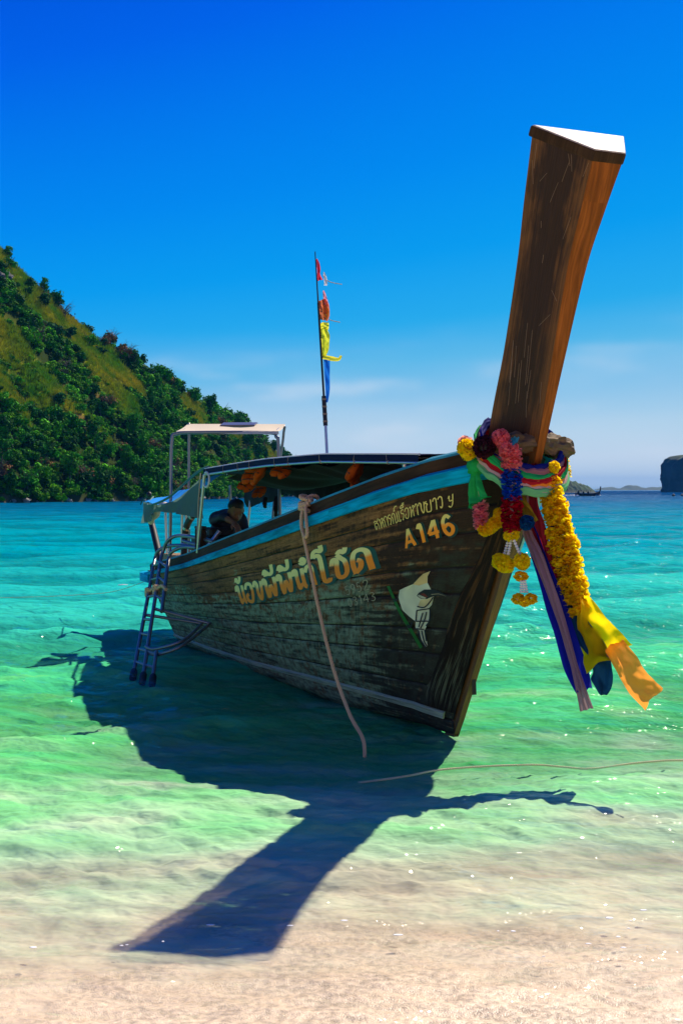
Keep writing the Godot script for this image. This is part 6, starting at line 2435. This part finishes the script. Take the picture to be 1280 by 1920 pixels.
# ------------------------------------------------------------------ far things
func far_boats() -> void:
	var ax := Transform3D(Basis(Vector3.UP, 0.12), Vector3(70.6, 0.05, -368.0))
	var t := thing("distant_longtail_boat", "small dark longtail boat under way on the horizon, white wake behind", "boat", Vector3.ZERO, "", ax)
	var rows := []
	for i in 21:
		var f := i / 20.0
		var x := lerpf(-3.6, 3.7, f)
		var w := 0.72 * pow(sin(PI * clampf(0.18 + f * 0.82, 0.0, 1.0)), 0.6)
		var y0 := -0.25 + 0.35 * pow(maxf(0.0, f - 0.75) * 4.0, 2.0)
		var y1 := 0.55 + 0.75 * pow(f, 5.0) + 0.15 * pow(1.0 - f, 4.0)
		rows.append([Vector3(x, y1, w), Vector3(x, y1, -w), Vector3(x + 0.1 * f, y0, -w * 0.5), Vector3(x + 0.1 * f, y0, w * 0.5)])
	obj("hull", loft(rows), M.tar, t)
	var s := Soup.new()
	s.tube(curve([Vector3(3.4, 0.9, 0), Vector3(3.75, 1.4, 0), Vector3(3.9, 2.6, 0)], 8), PackedFloat32Array([0.2, 0.2, 0.19, 0.18, 0.18, 0.17, 0.17, 0.17, 0.18]), 6)
	obj("prow_post", s.done(), M.tar, t)
	s = Soup.new()
	s.box(Vector3(3.4, 0.07, 1.4), Transform3D(Basis(Vector3.BACK, 0.02), Vector3(-0.5, 1.55, 0)), 0.02)
	obj("roof", s.done(), M.navy_tarp, t)
	for p in [[-2.1, 0.6], [1.1, 0.6], [-2.1, -0.6], [1.1, -0.6], [-0.5, 0.6]]:
		s = Soup.new()
		s.tube(PackedVector3Array([Vector3(p[0], 0.5, p[1]), Vector3(p[0], 1.55, p[1])]), 0.04, 6)
		obj("roof_post", s.done(), M.tar, t)
	s = Soup.new()
	for k in [[-2.7, 0.9, 0.32], [-2.6, 1.35, 0.17], [0.2, 0.85, 0.3], [-1.2, 0.85, 0.3]]:
		s.ball(Vector3(k[0], k[1], 0), Vector3(k[2], k[2] * 1.3, k[2]), 6, 8)
	obj("passengers", s.done(), M.rubber, t).set_meta("kind", "stuff")
	s = Soup.new()
	s.tube(PackedVector3Array([Vector3(-3.2, 0.9, 0), Vector3(-5.4, 0.1, 0.1)]), 0.05, 5)
	obj("propeller_shaft", s.done(), M.tar, t)
	# foam of the wake
	s = Soup.new()
	rng.seed = 44
	for k in 60:
		var f := rng.randf()
		s.ball(Vector3(-3.0 - 9.0 * pow(f, 1.5), 0.02, rng.randfn() * 0.5), Vector3(rng.randf_range(0.2, 0.6), rng.randf_range(0.08, 0.26) * (1.1 - f), 0.3), 4, 7)
	for k in 12:
		s.ball(Vector3(3.3 + 0.3 * rng.randfn(), 0.03, 0.4 * rng.randfn()), Vector3(0.35, 0.12, 0.3), 4, 7)
	structure("wake", s.done(), M.foam, "white foam of the far boat's wake").transform = ax
	var first: Node3D = null
	for p in [[92.2, -356.0, 1.0, "left one of two dark buoys far out below the limestone rock"], [98.8, -372.0, 0.9, "right one of two dark buoys far out below the limestone rock"]]:
		var o: Node3D
		if first == null:
			o = thing("mooring_buoy", p[3], "buoy", Vector3.ZERO, "far buoys", Transform3D())
			s = Soup.new()
			s.ball(Vector3(0, 0.12, 0), Vector3(0.5, 0.42, 0.5), 8, 12)
			obj("float_body", s.done(), M.rubber, o)
			s = Soup.new()
			s.tube(PackedVector3Array([Vector3(0, 0.4, 0), Vector3(0, 0.75, 0)]), 0.06, 6)
			obj("eye_bolt", s.done(), M.steel, o)
			first = o
		else:
			o = first.duplicate()
			o.name = numbered("mooring_buoy")
			add_child(o, true)
			o.set_meta("label", p[3])
		o.transform = Transform3D(Basis().scaled(Vector3.ONE * p[2]), Vector3(p[0], 0, p[1]))


func materials() -> void:
	var m := mat(Color(0.1, 0.4, 0.35, 0.0), 0.05)
	m.transparency = BaseMaterial3D.TRANSPARENCY_ALPHA
	m.metallic_specular = 0.22
	m.normal_enabled = true
	m.normal_texture = T.ripple
	m.normal_scale = 1.3
	M.water = m
	m = vmat(0.85)
	m.transparency = BaseMaterial3D.TRANSPARENCY_ALPHA
	m.metallic_specular = 0.0
	m.normal_enabled = true
	m.normal_texture = T.wavelet
	m.normal_scale = 0.45
	m.uv1_scale = Vector3(1.6, 1.2, 1.0)
	M.depth = m
	m = mat(Color.WHITE, 0.42)
	m.albedo_texture = T.sand
	m.heightmap_enabled = true
	m.heightmap_texture = T.sand_bump
	m.heightmap_scale = 0.8
	M.sand = m
	m = vmat(0.95)
	m.metallic_specular = 0.1
	M.hill = m
	M.stone = vmat(0.95)
	m = vmat(0.65, Color(0.45, 0.5, 0.25))
	m.metallic_specular = 0.12
	M.leaf = m
	M.bark = mat(col(0.11, 0.085, 0.065), 0.9)
	m = mat(col(0.13, 0.125, 0.12), 0.9)
	m.heightmap_enabled = true
	m.heightmap_texture = T.rough_bump
	m.heightmap_scale = 40.0
	m.uv1_triplanar = true
	m.uv1_scale = Vector3(0.3, 0.3, 0.3)
	M.crag = m
	M.boulder = m.duplicate()
	M.boulder.albedo_color = col(0.42, 0.39, 0.34)
	for k in ["hull", "hull_far"]:
		m = mat(Color.WHITE, 0.75)
		m.metallic_specular = 0.25
		m.albedo_texture = T.hull
		m.heightmap_enabled = true
		m.heightmap_texture = T.hull_bump
		m.heightmap_scale = 0.5
		M[k] = m
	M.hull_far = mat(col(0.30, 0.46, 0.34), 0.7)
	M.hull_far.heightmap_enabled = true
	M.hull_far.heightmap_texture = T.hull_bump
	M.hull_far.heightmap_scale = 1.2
	var wood := func(c: Color, rough: float, bump := 0.3) -> StandardMaterial3D:
		var w := mat(c, rough)
		w.albedo_texture = T.wood
		w.heightmap_enabled = true
		w.heightmap_texture = T.wood_bump
		w.heightmap_scale = bump
		return w
	M.wood_dark = wood.call(col(0.075, 0.042, 0.020), 0.8)
	M.wood_dark.metallic_specular = 0.25
	M.wood_stem = wood.call(col(0.26, 0.12, 0.030), 0.6)
	M.cheek = wood.call(col(0.9, 0.85, 0.8), 0.75, 0.5)
	M.cheek.albedo_texture = T.cheek
	M.cheek.metallic_specular = 0.25
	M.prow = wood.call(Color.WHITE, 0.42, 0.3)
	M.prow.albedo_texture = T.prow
	M.prow_nose = wood.call(col(0.40, 0.125, 0.020), 0.55, 0.4)  # front edge brighter than the sides, bounced light put into its tone
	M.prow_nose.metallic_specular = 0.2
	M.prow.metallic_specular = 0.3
	M.driftwood = wood.call(col(0.20, 0.13, 0.062), 0.8, 0.8)
	M.pale_top = wood.call(col(0.66, 0.60, 0.57), 0.6, 0.6)
	M.yellow_wood = wood.call(col(0.42, 0.25, 0.06), 0.6)
	M.lining = wood.call(col(0.055, 0.045, 0.034), 0.8)
	M.wood_blue_top = wood.call(col(0.02, 0.40, 0.60), 0.6)
	M.blue = wood.call(col(0.002, 0.55, 1.0), 0.6, 0.4)
	M.blue.metallic_specular = 0.12
	M.stripe = wood.call(col(0.52, 0.66, 0.50), 0.7, 0.5)
	M.tar = mat(col(0.012, 0.010, 0.009), 0.7)
	M.rubber = mat(col(0.010, 0.010, 0.012), 0.6)
	m = vmat(0.6)
	M.paint = m
	M.scratch = mat(col(0.30, 0.19, 0.11), 0.6)
	M.steel = mat(col(0.50, 0.48, 0.46), 0.32, 0.85)
	M.steel_blue = mat(col(0.22, 0.22, 0.23), 0.38, 0.7)
	M.pale_pipe = mat(col(0.62, 0.58, 0.52), 0.4)
	M.navy_tarp = cloth(col(0.008, 0.012, 0.040), 0.04)
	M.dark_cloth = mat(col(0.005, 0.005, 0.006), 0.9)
	M.cream_cloth = cloth(col(0.72, 0.60, 0.46), 0.2)
	M.blue_tarp = cloth(col(0.02, 0.30, 0.80), 0.3)
	M.tarp_skirt = cloth(col(0.07, 0.115, 0.10), 0.2)
	M.green_line = mat(col(0.03, 0.13, 0.10), 0.7)
	M.green_cloth = cloth(col(0.02, 0.42, 0.10), 0.5)
	M.panel = mat(col(0.10, 0.10, 0.12), 0.3)
	M.cord = mat(col(0.45, 0.38, 0.26), 0.85)
	M.rope = mat(col(0.62, 0.40, 0.22), 0.95)
	M.rope_pale = mat(col(0.66, 0.60, 0.34), 0.8)
	M.bead = mat(col(0.72, 0.68, 0.62), 0.4)
	M.vest = cloth(col(0.50, 0.085, 0.010), 0.1)
	M.skin = vmat(0.65)
	M.foam = mat(col(0.85, 0.87, 0.88), 0.9)
	M.gold_heart = mat(col(0.55, 0.25, 0.01), 0.9)
	M.pink_heart = mat(col(0.45, 0.06, 0.07), 0.9)
	M.blue_heart = mat(col(0.005, 0.05, 0.18), 0.9)
	m = vmat(0.7, Color(1.08, 1.08, 1.08))
	m.metallic_specular = 0.1
	M.petal = m


func _ready() -> void:
	light_and_lens()
	pictures()
	materials()
	sea_and_sand()
	hill_and_trees()
	islets()
	boat()
	bow_cloths()
	ropes()
	ladder()
	flag_pole()
	stern_gear()
	person()
	far_boats()
